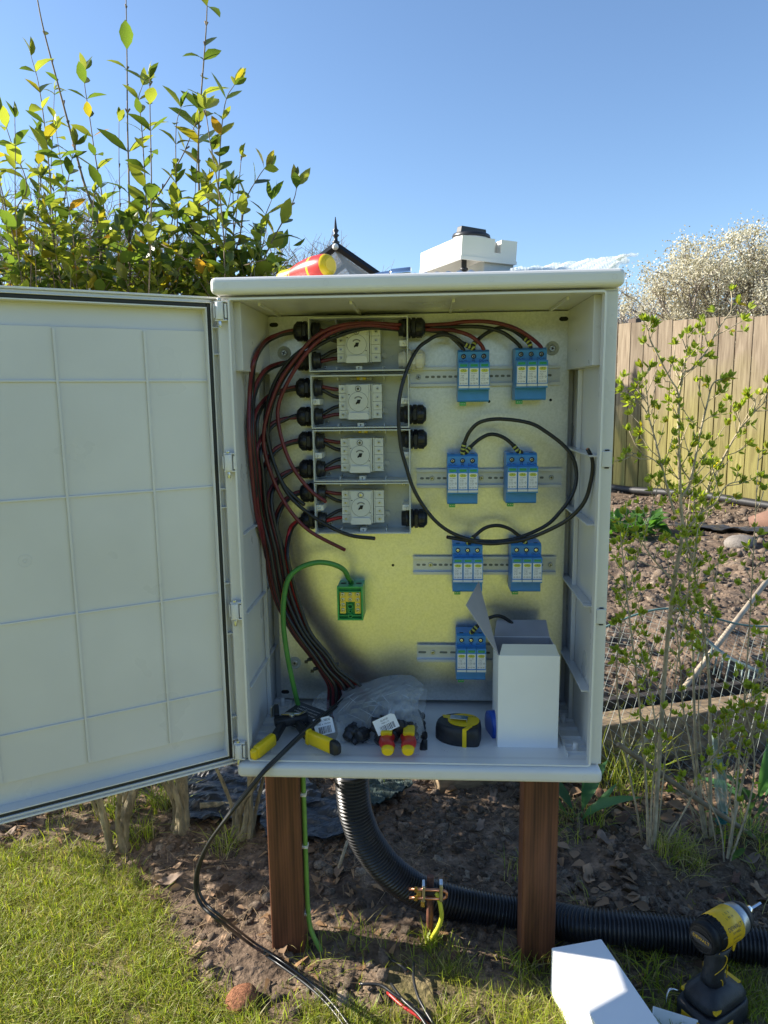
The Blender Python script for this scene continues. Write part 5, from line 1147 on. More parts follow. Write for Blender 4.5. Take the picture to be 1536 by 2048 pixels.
for (px, py, n, r, L, dry) in ((240, 1625, 120, .06, .07, .1), (330, 1610, 90, .05, .08, .1), (265, 1680, 120, .05, .06, .15), (860, 1890, 90, .02, .035, .1), (1060, 1925, 160, .06, .04, .3), (1360, 1735, 300, .06, .05, .55), (1300, 1960, 200, .08, .05, .25), (1180, 1640, 80, .06, .06, .3), (1240, 1570, 200, .10, .14, .15), (1200, 1510, 200, .10, .16, .1), (455, 1700, 60, .04, .07, .3), (780, 1580, 30, .04, .05, .3), (1490, 1700, 200, .1, .06, .5)):
    g = gat(px, py); tuft(g.x, g.y, n, r, L, .0022, dry)
o = np_mesh('grass', np.concatenate(Vs), np.concatenate(Fs), GRM, np.concatenate(Ts)); tag(o, 'short yellow green lawn grass with thin patches near the bare soil', 'grass', kind='stuff')
# dry straw, twigs and shredded leaf litter (stuff)
Vs, Fs, Ts = [], [], []; off = 0
def ltint(n): return np.array([[.30, .22, .13]])*rng.uniform(.35, 1.6, (n, 1))*np.array([[1, 1, 1]])
X, Y = scatter(9000, -1.3, 1.5, -.1, .95, lambda x, y: (.15+.85*(1-lawn_mask(x, y)))*np.clip(2.4*(vn(x*6, y*6, 61)-.42), 0.04, 1)); addb(*blades(X, Y, .045, .0013, ltint(len(X)), 1.5, zoff=.004, flat=.72))
X, Y = scatter(3500, -1.3, 1.5, .0, .95, lambda x, y: (1-lawn_mask(x, y))*np.clip(2.4*(vn(x*5, y*5, 67)-.42), 0.03, 1)); addb(*blades(X, Y, .022, .010, ltint(len(X))*np.array([[1, .82, .72]]), 1.3, zoff=.005, flat=.78))
o = np_mesh('leaf_litter', np.concatenate(Vs), np.concatenate(Fs), leafmat('dry_litter', .8, .12, spec=.15), np.concatenate(Ts)); tag(o, 'dry straw, twigs and shredded brown leaves strewn over the soil', 'leaf litter', kind='stuff')


# ---------------------------------------------------------------- leaves
def leaves(P, D, N, L, Wd, tints, fold=.25, droop=.35):
    P, D, N = map(np.asarray, (P, D, N)); n = len(P); D = D/np.linalg.norm(D, axis=1)[:, None]; Sd = np.cross(D, N); Sd /= np.linalg.norm(Sd, axis=1)[:, None]+1e-9; N = np.cross(Sd, D)
    L = np.asarray(L)[:, None]; Wd = np.asarray(Wd)[:, None]; fo = fold*rng.uniform(.3, 1.6, (n, 1)); dr = droop*rng.uniform(-.3, 1.7, (n, 1)); pts = []
    def c(t): return P+D*L*t-N*L*dr*t*t
    pts.append(c(0))
    for t, k in ((.25, .75), (.5, 1), (.78, .62)):
        cc = c(t); o_ = Sd*Wd*.5*k; up = N*Wd*.5*k*fo
        pts += [cc-o_+up, cc, cc+o_+up]
    pts.append(c(1)); V = np.stack(pts, 1); tri = np.array([[0, 2, 1], [0, 3, 2], [1, 2, 5], [1, 5, 4], [2, 3, 6], [2, 6, 5], [4, 5, 8], [4, 8, 7], [5, 6, 9], [5, 9, 8], [7, 8, 10], [8, 9, 10]])
    return V.reshape(-1, 3), ((np.arange(n)*11)[:, None, None]+tri[None]).reshape(-1, 3), np.repeat(tints, 11, 0)
X, Y = scatter(4200, -1.2, 1.5, .08, 1.0, lambda x, y: (1-lawn_mask(x, y))*np.clip(2.4*(vn(x*5, y*5, 71)-.40), 0.05, 1)*(.45+.55*(x > .25))); n_ = len(X); a_ = rng.uniform(0, 6.28, n_); L_ = rng.uniform(.016, .040, n_)
V, F, T = leaves(np.stack([X, Y, ghv(X, Y)+.005], -1), np.stack([np.cos(a_), np.sin(a_), rng.uniform(-.15, .35, n_)], -1), np.stack([rng.normal(0, .4, n_), rng.normal(0, .4, n_), np.ones(n_)], -1), L_, L_*rng.uniform(.45, .75, n_), np.array([[.26, .17, .105]])*rng.uniform(.35, 1.4, (n_, 1)), fold=.5, droop=.3)
o = np_mesh('curled_leaf_litter', V, F, leafmat('dry_curled_leaf', .8, .1, spec=.15), T, smooth=True); tag(o, 'many small curled brown leaves scattered thickly over the soil', 'leaf litter', kind='stuff')
class Leafer:
    def __init__(s): s.p = []; s.d = []; s.n = []; s.l = []; s.w = []; s.t = []
    def add(s, p, d, n, l, w_, t): s.p.append(tuple(p)); s.d.append(tuple(d)); s.n.append(tuple(n)); s.l.append(l); s.w.append(w_); s.t.append(t)
    def build(s, name, m, parent, **k):
        V, F, T = leaves(np.array(s.p), np.array(s.d), np.array(s.n), s.l, s.w, np.array(s.t), **k); return np_mesh(name, V, F, m, T, smooth=True, parent=parent)
LFM = leafmat('privet_leaf', .28, .55, spec=.7)
BARK = mat('grey_green_bark', (.28, .23, .135), .85, var=.45, vscale=60, bump=.7, bscale=120, stretch=(1, 1, .25))
TWIG = mat('twig_bark', (.20, .15, .095), .8, var=.3, vscale=60)
def rv(s=1.0): return Vector((random.gauss(0, s), random.gauss(0, s), random.gauss(0, s)))
def ptint():
    r = random.random()
    if r < .02: return (.36, .20, .03)
    if r < .07: return (.30, .25, .03)
    if r < .55: k = uni(.7, 1.4); return (.23*k, .25*k, .045*k)
    k = uni(.6, 1.3); return (.10*k, .15*k, .030*k)
def shoot(b, lf, P, r0, l0=.05, gap=.045, start=.2, leafy=1.0, grow_=1.0):
    l0 *= 1.02
    """upright privet shoot: stem with opposite pairs of leaves"""
    P = spline(P, 5); n = len(P); b.tube(P, 0, 6, radii=[r0*(1-.72*i/(n-1)) for i in range(n)])
    acc = 0; tot = sum((P[i+1]-P[i]).length for i in range(n-1)); s = 0; a = random.random()*3; nxt = tot*start
    for i in range(n-1):
        d = P[i+1]-P[i]; L = d.length; d = d.normalized()
        while s+L > nxt:
            p = P[i]+d*(nxt-s); a += math.pi/2+uni(-.3, .3); x = d.cross(Vector((math.cos(a), math.sin(a), .1))).normalized()
            for sg in (1, -1):
                if random.random() < leafy:
                    dd = (x*sg*uni(.7, 1.1)+d*uni(.5, 1.1)).normalized(); q = l0*uni(.65, 1.2)*(1 if nxt < tot*.85 else .8); lf.add(p, dd, d-dd*dd.dot(d)+rv(.2), q, q*uni(.42, .52), ptint())
                elif random.random() < .7: b.tube([p, p+(x*sg*.5+d).normalized()*uni(.006, .012)], 0, 5, radii=[.0012, .0020])
            nxt += gap*uni(.8, 1.25)
        s += L
    for k in range(3): dd = ((P[-1]-P[-2]).normalized()+rv(.35)).normalized(); lf.add(P[-1], dd, rv(1), l0*.6, l0*.26, ptint())

HED = [((-.70, .39), 'left'), ((-.575, .45), 'mid'), ((-.43, .43), 'right'), ((-1.05, .50), 'far'), ((-1.45, .60), 'ff'), ((-.88, .70), 'b')]
pxs = {  # (shoot points in the photograph, depth, leafiness, leaf length, thickness)
 0: [([(200, 560), (196, 450), (167, 362), (142, 267), (112, 154), (85, 50), (68, -40)], .50, .12, .035, .0040), ([(110, 520), (100, 360), (90, 258), (77, 167), (62, 112)], .46, .9, .045, .0022), ([(215, 520), (205, 400), (190, 310), (179, 233), (169, 167), (171, 140)], .55, .9, .045, .0022), ([(30, 470), (54, 375), (25, 292), (4, 228)], .42, .95, .048, .0022), ([(150, 560), (128, 430), (140, 340), (150, 290)], .44, .9, .048, .0022)],
 1: [([(262, 570), (258, 487), (258, 375), (255, 250), (254, 125), (252, -10)], .52, .33, .060, .0034), ([(300, 560), (292, 396), (283, 250), (277, 200), (285, 171)], .50, .95, .046, .0022), ([(250, 560), (267, 458), (310, 400), (362, 317), (383, 267), (392, 245)], .54, .45, .042, .0026), ([(240, 560), (240, 420), (238, 320), (238, 235)], .58, .15, .03, .0020), ([(330, 560), (350, 400), (352, 260), (362, 215)], .48, .95, .046, .0022)],
 2: [([(404, 590), (400, 492), (398, 375), (397, 267), (404, 167), (412, 62), (415, -15)], .55, .75, .052, .0036), ([(430, 580), (434, 450), (437, 375), (442, 271), (452, 200), (470, 168)], .50, .95, .048, .0024), ([(450, 570), (470, 450), (479, 354), (483, 312)], .54, .35, .035, .0022), ([(460, 570), (480, 470), (492, 400), (517, 354), (532, 333)], .48, .9, .050, .0024), ([(505, 580), (512, 554), (542, 487), (571, 433), (588, 398), (594, 371)], .46, .55, .058, .0026), ([(500, 570), (517, 520), (525, 450), (543, 400)], .50, .95, .056, .0026), ([(380, 590), (410, 470), (420, 380), (425, 300)], .58, .95, .048, .0024), ([(470, 590), (450, 520), (455, 430), (462, 380)], .44, .95, .050, .0024)]}
tops = []
for i, ((bx, by), nm) in enumerate(HED):
    lb = {'left': 'privet bush with several twiggy trunks showing below the cabinet door, nearest the lawn', 'mid': 'privet bush with the thickest pale trunk below the cabinet door and two tall sparse shoots', 'right': 'privet bush beside the left post, its right shoots leaning over the cabinet roof', 'far': 'privet bush at the left edge of the photo behind the cabinet door', 'ff': 'leafy privet bush outside the left edge, at the end of the hedge', 'b': 'privet bush deeper in the hedge, behind the two middle ones'}[nm]
    t = thing('privet_bush', lb, 'bush', (bx, by, gz(bx, by)), 'privet bushes of the hedge'); z0 = t.location.z
    tr = MB(); st_ = MB(); lf = Leafer(); G = t.location.copy(); G.z -= .01
    nt_ = {0: 5, 1: 3, 2: 6}.get(i, 4); forks = []
    for k in range(nt_):
        o_ = Vector((uni(-.045, .045), uni(-.03, .03), 0)) if k else Vector((0, 0, 0)); r = uni(.005, .009) if k else {0: .013, 1: .018, 2: .010}.get(i, .014)
        sp = {2: .16}.get(i, .07); e = G+o_*2.2+Vector((uni(-sp, sp), uni(-.05, .08), uni(.40, .55)))
        m1 = G+o_*1.1+(e-G-o_)*.5+Vector((uni(-.035, .035), uni(-.02, .02), 0)); P = spline([G+o_*.6, G+o_+Vector((uni(-.015, .015), 0, .09)), m1, e], 12); n = len(P); tr.tube(P, 0, 12, radii=[r*(1+.45*max(0, 1-q/5))*(1-.35*q/n)*(1+.07*math.sin(q*1.1+k)+uni(-.05, .05)) for q in range(n)]); forks.append((e, r*.6, m1))
    tr.build('trunk', BARK, t)
    for (pp, Y, lfy, ll, th) in pxs.get(i, []):
        P = paths(pp, Y); e = min(forks, key=lambda f: (f[0]-P[0]).length)[0]; shoot(st_, lf, [e, (e+P[0])/2+Vector((0, 0, .03))]+P, th, ll*1.25, .044 if lfy < .5 else .034, .38, lfy)
    nsh = {0: 54, 1: 46, 2: 50, 3: 50, 4: 34, 5: 36}[i]
    for k in range(nsh):                                  # the body of the bush
        e, r, m1 = random.choice(forks); a = uni(0, 6.28); rad = uni(.05, .27); hx = e.x+math.cos(a)*rad; hy = by+.02+math.sin(a)*rad*.8; top = uni(1.5, 1.7) if random.random() < .07 else (uni(1.24, 1.50) if random.random() < .55 else uni(1.05, 1.30))
        if i == 2: hx = min(hx, -.32+uni(-.05, .05)); hy = max(hy, by); top = min(top, 1.42-max(0, hx+.5)*.5)
        hy = max(hy, .34)
        if i >= 3: top *= uni(.95, 1.08)
        P = [e, Vector((e.x*.5+hx*.5, e.y*.5+hy*.5, G.z+.55+uni(0, .15))), Vector((hx, hy, G.z+top*.8)), Vector((hx+uni(-.05, .05), hy+uni(-.03, .03), G.z+top))]
        shoot(st_, lf, P, uni(.002, .0032), uni(.040, .055), uni(.036, .05), uni(.15, .4), uni(.75, 1))
    for k in range({0: 1700, 1: 1500, 2: 1500, 3: 1600, 4: 1300, 5: 1200}[i]):        # short side twigs with leaves
        a = uni(0, 6.28); q = uni(0, 1)**.6; p = Vector((bx+math.cos(a)*.26*q, by+.04+math.sin(a)*.20*q, G.z+uni(.42, 1.47)-.14*q)); p.y = max(p.y, .36)
        if i == 2: p.x = min(p.x, -.27+uni(-.04, .01))
        d = (Vector((math.cos(a), math.sin(a), uni(-.2, .9)))+rv(.5)).normalized()
        if k % 4 == 0: st_.tube([p-d*uni(.03, .07), p], .0011, 4)
        l_ = uni(.026, .050); lf.add(p, d, Vector((0, 0, 1))+rv(.6), l_, l_*uni(.42, .52), ptint())
    st_.build('stems', TWIG, t); lf.build('foliage', LFM, t)

# ---------------------------------------------------------------- budding shrubs on the right
BUD = leafmat('spring_leaf', .42, .5, spec=.35)
PALE = mat('pale_stem_bark', (.44, .36, .23), .75, var=.3, vscale=50, bump=.15, bscale=200)
def btint():
    k = uni(.8, 1.45); return (.27*k, .32*k, .045*k) if random.random() < .97 else (.42*k, .30*k, .04)
def budcluster(lf, p, d, n=6, l0=.0145):
    n = int(n*1.6)
    for k in range(n):
        dd = (d*uni(.4, 1.2)+Vector((0, 0, .35))+rv(.45)).normalized(); l_ = l0*uni(.6, 1.35); lf.add(p+dd*.002, dd, rv(1)+d*.5, l_, l_*uni(.38, .5), btint())
def branch(b, lf, P, r0, r1=.0012, tw=.05, bud=1.0, twl=(.03, .11), start=.25, mn=0, depth=0):
    P = spline(P, 5); n = len(P); b.tube(P, 0, 7, radii=[r0+(r1-r0)*i/(n-1) for i in range(n)]); s = 0; tot = sum((P[i+1]-P[i]).length for i in range(n-1)); nxt = tot*start; sg = 1
    for i in range(n-1):
        d = P[i+1]-P[i]; L = d.length; d = d.normalized()
        while s+L > nxt:
            p = P[i]+d*(nxt-s); a = uni(-.6, .6); sd = d.cross(Vector((math.sin(a), -math.cos(a), 0))).normalized()*sg; sg = -sg; fr = nxt/tot
            tl = uni(*twl)*(1-.35*fr); dd = (sd*uni(.6, 1)+d*uni(.5, 1.2)+Vector((0, 0, .15))).normalized()
            if random.random() < .72:
                e = p+dd*tl+Vector((0, 0, tl*.15)); b.tube([p, p+dd*tl*.5+rv(.002), e], 0, 5, radii=[max(.0011, r0*.28*(1-fr*.4)), .0010, .0008])
                if random.random() < bud: budcluster(lf, e, dd, random.choice((4, 6, 8, 10)))
                if random.random() < .8*bud: budcluster(lf, p+dd*tl*.55, (dd+rv(.5)).normalized(), 4, .012)
                if depth < 1 and random.random() < .35: e2 = p+dd*tl*.5+(dd+rv(.6)).normalized()*tl*.5; b.tube([p+dd*tl*.5, e2], .0008, 4); budcluster(lf, e2, dd, 5)
            elif random.random() < bud: budcluster(lf, p, (dd+d).normalized(), 4, .012)
            nxt += tw*uni(.7, 1.3)
        s += L
    budcluster(lf, P[-1], (P[-1]-P[-2]).normalized(), int(7*bud)+1)
SH = [
 ('budding shrub with several pale stems nearest the right side of the cabinet', (1300, 1738), .37, [
   ([(1296, 1738), (1295, 1640), (1289, 1519), (1275, 1370), (1256, 1213), (1246, 1116), (1240, 1062)], .0052, .40, 1), ([(1304, 1738), (1318, 1519), (1331, 1325), (1348, 1164), (1364, 1072), (1361, 997), (1357, 872), (1356, 790), (1340, 758), (1316, 712), (1297, 669), (1304, 648)], .0085, .46, 1),
   ([(1364, 1072), (1399, 1029), (1430, 1007), (1452, 972), (1482, 962)], .004, .46, 1), ([(1361, 997), (1380, 966), (1399, 872), (1414, 810), (1427, 766), (1457, 756)], .0048, .46, 1), ([(1349, 1029), (1324, 935), (1299, 841), (1274, 797), (1243, 768)], .004, .45, 1),
   ([(1356, 800), (1368, 747), (1380, 741), (1411, 704), (1430, 669), (1449, 640), (1474, 608)], .0036, .47, 1), ([(1358, 770), (1367, 735), (1374, 697), (1376, 668)], .0026, .47, 1), ([(1299, 841), (1290, 760), (1282, 735)], .002, .45, 1), ([(1305, 1738), (1330, 1690), (1370, 1620), (1412, 1540), (1460, 1470)], .0040, .40, .3), ([(1300, 1740), (1302, 1620), (1312, 1480), (1300, 1380), (1282, 1300)], .0042, .36, .8),
   ([(1348, 1164), (1300, 1110), (1270, 1060), (1248, 1030)], .0028, .45, 1), ([(1340, 1230), (1375, 1190), (1402, 1165), (1440, 1120)], .0026, .45, 1), ([(1324, 935), (1300, 915), (1262, 905)], .002, .45, 1)]),
 ('budding shrub in the middle of the right group with the palest straight stems', (1422, 1700), .43, [
   ([(1422, 1700), (1420, 1519), (1418, 1358), (1402, 1229), (1386, 1132), (1372, 1072), (1380, 1000), (1384, 930)], .0068, .50, 1), ([(1417, 1702), (1393, 1519), (1386, 1325), (1376, 1132), (1362, 1000), (1358, 930)], .0062, .52, .8), ([(1412, 1705), (1383, 1500), (1367, 1422), (1360, 1325), (1352, 1250), (1345, 1200)], .0042, .48, .7),
   ([(1386, 1132), (1405, 1010), (1439, 932), (1455, 900), (1477, 863), (1508, 825), (1540, 795)], .0048, .52, 1), ([(1477, 863), (1480, 845), (1475, 822)], .002, .52, 1), ([(1508, 825), (1510, 800), (1500, 795)], .002, .52, 1), ([(1425, 1702), (1400, 1640), (1340, 1560), (1300, 1520)], .003, .46, .4), ([(1405, 1010), (1420, 960), (1428, 930), (1418, 880)], .0022, .52, 1)]),
 ('budding shrub furthest right, its stems leaning out of the frame', (1452, 1735), .36, [
   ([(1452, 1738), (1466, 1650), (1480, 1583), (1505, 1470), (1528, 1341), (1535, 1277), (1548, 1200)], .0062, .42, 1), ([(1455, 1738), (1500, 1600), (1508, 1500), (1490, 1410), (1497, 1380)], .0036, .40, 1), ([(1448, 1736), (1440, 1650), (1400, 1560), (1450, 1480), (1482, 1420)], .003, .38, .7), ([(1490, 1540), (1452, 1480), (1448, 1440)], .002, .41, 1), ([(1505, 1470), (1530, 1440), (1560, 1400)], .002, .42, 1), ([(1452, 1738), (1465, 1640), (1452, 1560), (1462, 1500)], .003, .42, .6)])]
for lb, (gx, gy), Y0, brs in SH:
    g0 = at(gx, gy, Y0); t = thing('budding_shrub', lb, 'shrub', (g0.x, g0.y, gz(g0.x, g0.y)), 'budding shrubs right of the cabinet'); b = MB(); lf = Leafer()
    for pts, r, Y1, bd in brs:
        n = len(pts); first = pts[0][1] > 1650; P = [at(p[0], p[1], (Y0+(Y1-Y0)*min(1, i/2)) if first else Y1) for i, p in enumerate(pts)]
        if first: P.insert(0, Vector((P[0].x, P[0].y, gz(P[0].x, P[0].y)-.02)))
        branch(b, lf, P, r*.72, .0010, .020, bd, (.020, .085), start=.50 if first else .08)
    for k in range(2):
        ox = uni(-.05, .05); hh = uni(.35, .95); q0 = Vector((g0.x+ox*.5, g0.y+uni(-.02, .03), t.location.z-.01)); q1 = q0+Vector((ox*1.6+uni(-.05, .05), uni(-.02, .06), hh*.5)); q2 = q1+Vector((ox*1.2+uni(-.10, .10), uni(-.03, .05), hh*.5))
        branch(b, lf, [q0, q1, q2], uni(.0016, .0028), .0008, .028, .9, (.02, .07), start=.62)
    b.build('stems', PALE, t); lf.build('foliage', BUD, t, fold=.4, droop=.15)
# cane leaning through the shrubs
b = MB(); b.tube(spline([at(1236, 1488, .42), at(1310, 1540, .42), at(1400, 1602, .42), at(1480, 1655, .42), at(1540, 1700, .43)]), .006, 8)
solo(b, 'garden_cane', mat('weathered_cane', (.24, .19, .12), .8, var=.3, vscale=30), 'weathered brown cane slanting down to the right through the budding shrubs', 'cane')
b = MB()
p = gat(676, 1742, -.435); q2 = at(695, 1682, p.y+.05); b.tube([p, q2], 0, 7, radii=[.004, .0035]); solo(b, 'stick', PALE, 'short pale stick standing in the soil left of the conduit', 'stick')
b = MB(); b.tube(spline([gat(400, 1612, -.40), gat(450, 1610, -.41), gat(520, 1622, -.42), gat(560, 1640, -.43)]), .008, 8); solo(b, 'fallen_branch', BARK, 'pale fallen branch lying across the plastic sheet behind the hedge', 'branch')

# ---------------------------------------------------------------- sleeper edging of the raised bed
def along(s, y, z): p = BO+Vector((BN.y, -BN.x, 0))*s+BN*y; return Vector((p.x, p.y, z))
t = thing('sleeper_edging', 'long weathered timber sleeper holding the raised soil bed behind the cabinet', 'timber edging', along(1.2, .05, -.44))
b = MB(); SD = Vector((BN.y, -BN.x, 0)); Rs = Matrix((SD, BN, Z_)).transposed()
b.box(along(1.40, .045, -.385), (2.7, .085, .145), 0, R=Rs); b.build('sleeper', SLEEPW, t, .006, 3)
b = MB(); b.box(along(1.55, .118, -.365), (2.7, .028, .150), 0, R=Rs); b.build('backing_board', mat('dark_brown_board', (.035, .028, .022), .85, var=.4, vscale=12), t, .003)  # board behind the sleeper, very dark brown with random tone

# garden netting draped over the bed edge
b = MB()
def net(u, v):                                            # u along, v from ridge down to the ground in front
    s = .42+u*1.25; ridge = .10+.13*math.exp(-((u-.42)/.22)**2)+.02*math.sin(u*9)
    rz = -.315+ridge
    y = .30*(1-v)**1.2-.115*v-.02*math.sin(u*7+v*3)*v; z = rz*(1-v)+(-.445)*v+.05*math.sin(math.pi*v)-(.02*math.sin(u*13+v*5))*(v*(1-v))*3
    z = max(z, -.300) if y > -.005 and y < .14 and v < .62 else z
    return along(s, y, z)
for f in range(2):
    for k in range(-22, 78, 2):
        pts = []
        for j in range(29):
            v = j/28; u = (k/76)+(v if f else -v)*.36
            if 0 <= u <= 1: pts.append(net(u, v))
        if len(pts) > 2: b.tube(pts, .0006, 3, smooth=False)
b.tube([net(i/60, 0) for i in range(61)], .0035, 6, 1)
solo(b, 'garden_netting', [mat('pale_net_cord', (.26, .29, .26), .6), mat('green_net_hem', (.12, .22, .20), .7)], 'pale garden netting with a green hem draped over the sleeper edge', 'netting')
# rake
t = thing('garden_rake', 'garden rake leaning on the soil mound behind the netting, its teeth pointing down', 'rake', gat(1400, 1400, -.3))
b = MB(); ra, rb = at(1250, 1530, .74), at(1560, 1128, 1.75); b.tube([ra, ra.lerp(rb, .5), rb], .0095, 10); b.build('handle', mat('pale_rake_handle', (.42, .34, .24), .7, var=.2, vscale=14), t)
hp = spline([at(1395, 1262, 1.22), at(1425, 1290, 1.2), at(1460, 1316, 1.18), at(1500, 1335, 1.16), at(1530, 1350, 1.15)], 6)
b = MB(); b.tube(hp, .010, 8, flat=.5)
for k in range(0, len(hp), 2): b.tube([hp[k], hp[k]+Vector((-.022, -.03, -.075))], .0032, 5)
b.build('rake_head', mat('grey_green_rake', (.20, .26, .24), .5, var=.2, vscale=30), t)

# plastic sheets, bricks, pots and pieces of the garden
BLKSH = mat('black_polythene', (.03, .032, .036), .38, var=.3, vscale=6, bump=.25, bscale=30)
def sheet(name, c, sx, sy, rot, lb, m, amp=.03, seed=1, cat='plastic sheet', zo=.012):
    rr = np.random.default_rng(seed); fr = [(rr.uniform(4, 22), rr.uniform(4, 22), rr.uniform(0, 6)) for _ in range(7)]; b = MB()
    def fn(i, j, dz=0):
        x = (i-.5)*sx; y = (j-.5)*sy; x += .03*math.sin(j*9)*sx; y += .03*math.sin(i*8)*sy
        X = c[0]+x*math.cos(rot)-y*math.sin(rot); Y = c[1]+x*math.sin(rot)+y*math.cos(rot)
        return Vector((X, Y, max(gz(X, Y), -.46)+zo+dz+amp*.45*sum(abs(math.sin(f*i+g*j+h))*4/(f+g) for f, g, h in fr)))
    n = 34; b.grid(fn, n, n, smooth=False); b.grid(lambda i, j: fn(1-i, j, -.003), n, n, smooth=False)
    return solo(b, name, m, lb, cat)
g = gat(470, 1620); sheet('plastic_sheet', (g.x+.02, g.y+.06), .34, .26, .3, 'crumpled shiny black plastic sheet on the soil between the hedge trunks and left post', BLKSH, .055, 1)
g = gat(650, 1650); sheet('plastic_sheet', (g.x-.02, g.y), .26, .16, .2, 'crumpled dark blue plastic sheet on the soil between left post and conduit', mat('blue_black_sheet', (.035, .042, .05), .5, bump=.2, bscale=30), .04, 2)
g = gat(760, 1600); sheet('weed_fabric', (g.x, g.y+.02), .13, .12, .7, 'piece of green woven weed fabric poking out of soil behind the conduit', mat('woven_fabric', (.04, .065, .055), .7, var=.3, vscale=90), .05, 3, 'fabric')
g = gat(1440, 1062, -.40); sheet('ground_membrane', (g.x+.1, g.y-.15), 1.0, .35, -.9, 'torn black membrane lying near the foot of the fence', BLKSH, .07, 4, 'membrane')
def rock(name, px, py, s, col, lb, cat, zz=-.44, group=None):
    g = gat(px, py, zz); V, F, T = blobs(np.array([[0, 0, 0.]]), np.array([s]), np.array([col]), *ico(3), jag=.06, flat=.7); o = np_mesh(name, V, F, TM, T, smooth=True); o.location = (g.x, g.y, gz(g.x, g.y)+s*.35); return tag(o, lb, cat, group)
rock('brick_lump', 484, 2003, .024, (.34, .15, .08), 'rounded lump of orange brick in the soil near the bottom left of the posts', 'brick lump')
for px, py, s in ((706, 1608, .012), (535, 1800, .016), (1158, 1770, .014), (1085, 1775, .01), (640, 1735, .016), (660, 1748, .011), (793, 1800, .009), (175, 1640, .013), (1480, 1092, .09)):
    if py > 1200: rock('stone', px, py, s*.75, (.24, .19, .14), {706: 'pale stone just behind the top of the conduit', 535: 'pale stone on the soil left of the left post', 1158: 'pale stone on the soil right of the right post', 1085: 'pale stone touching the right post near its middle', 640: 'larger pale stone on the soil right of the green cable', 660: 'smaller pale stone on the soil right of the green cable', 793: 'tiny pale stone in front of the conduit bend', 175: 'pale stone under the door edge at the left'}[px], 'stone', group='pale stones on the soil')
    else: rock('stone', px, py, s, (.26, .23, .20), 'large grey stone on the dug soil below the fence', 'stone', -.36)
g = gat(1500, 1055, -.42); b = MB(); b.lathe([(0, .06), (.15, .085), (.15, .095), (.18, .10), (.18, .085), (.02, .055)], (g.x, g.y, -.40), Vector((.75, -.35, .25)), 24)
solo(b, 'terracotta_pot', mat('terracotta', (.20, .11, .075), .85, var=.2, vscale=8), 'broken terracotta pot lying on its side by the fence', 'pot')
# leafy weeds and bulbs
def leafy(nm, px, py, zz, n, l_, w_, col, lb, cat, h=.3, up=.6):
    g = gat(px, py, zz); t = thing(nm, lb, cat, (g.x, g.y, gz(g.x, g.y))); b = MB(); lf = Leafer()
    for k in range(n):
        a = uni(0, 6.28); d = Vector((math.cos(a), math.sin(a), up*uni(.3, 1.8))).normalized(); base = Vector((g.x, g.y, gz(g.x, g.y)))+Vector((math.cos(a), math.sin(a), 0))*uni(0, h*.35)
        e = base+d*uni(.3, 1)*h*.6; b.tube([base, (base+e)/2+rv(.004), e], 0, 5, radii=[.003, .002, .0012]); q = uni(.7, 1.3); k2 = uni(.7, 1.3); lf.add(e, d+rv(.25), Vector((0, 0, 1))+rv(.3), l_*q, w_*q, tuple(c*k2 for c in col))
    b.build('stems', TWIG2, t); lf.build('leaves', BUD, t, fold=.3, droop=.5)
TWIG2 = mat('green_stalk', (.12, .18, .05), .6)
leafy('leafy_weed', 1255, 1062, -.38, 150, .085, .06, (.07, .17, .03), 'bright green leafy weed on the soil just right of the cabinet edge', 'weed', .30, .7)
leafy('bulb_plant', 1505, 1615, -.44, 8, .13, .032, (.07, .17, .06), 'green bulb plant with broad upright leaves at the right edge', 'plant', .06, 2.2)
leafy('bulb_plant', 1160, 1650, -.44, 6, .14, .034, (.07, .17, .06), 'green bulb plant with broad leaves just right of the right post', 'plant', .05, 1.4)
leafy('seedling_weed', 1500, 1690, -.44, 22, .05, .014, (.10, .19, .04), 'low spreading green weed among dead leaves at the right edge', 'weed', .10, .5)
b = MB(); a, c = at(1428, 1470, .52), at(1445, 1625, .44); b.grid(lambda i, j: a.lerp(c, j)+Vector(((i-.5)*(.010+.040*j*(1.3-j)), -.01*abs(math.sin(i*9+j*4)), 0)), 8, 14, smooth=False); solo(b, 'plastic_strip', mat('pale_green_plastic', (.36, .46, .38), .3, alpha=.75), 'pale green plastic strip tied to the shrub stems on the right', 'plastic strip')
b = MB(); b.tube([at(1443, 1625, .435)+Vector((.011*math.cos(k*1.7)+.004*math.sin(k*5), .006*math.sin(k*1.7), -.0012*k)) for k in range(26)], .0017, 5); solo(b, 'string_knot', mat('teal_string', (.03, .20, .19), .6), 'knot of teal string holding the pale green strip', 'string')

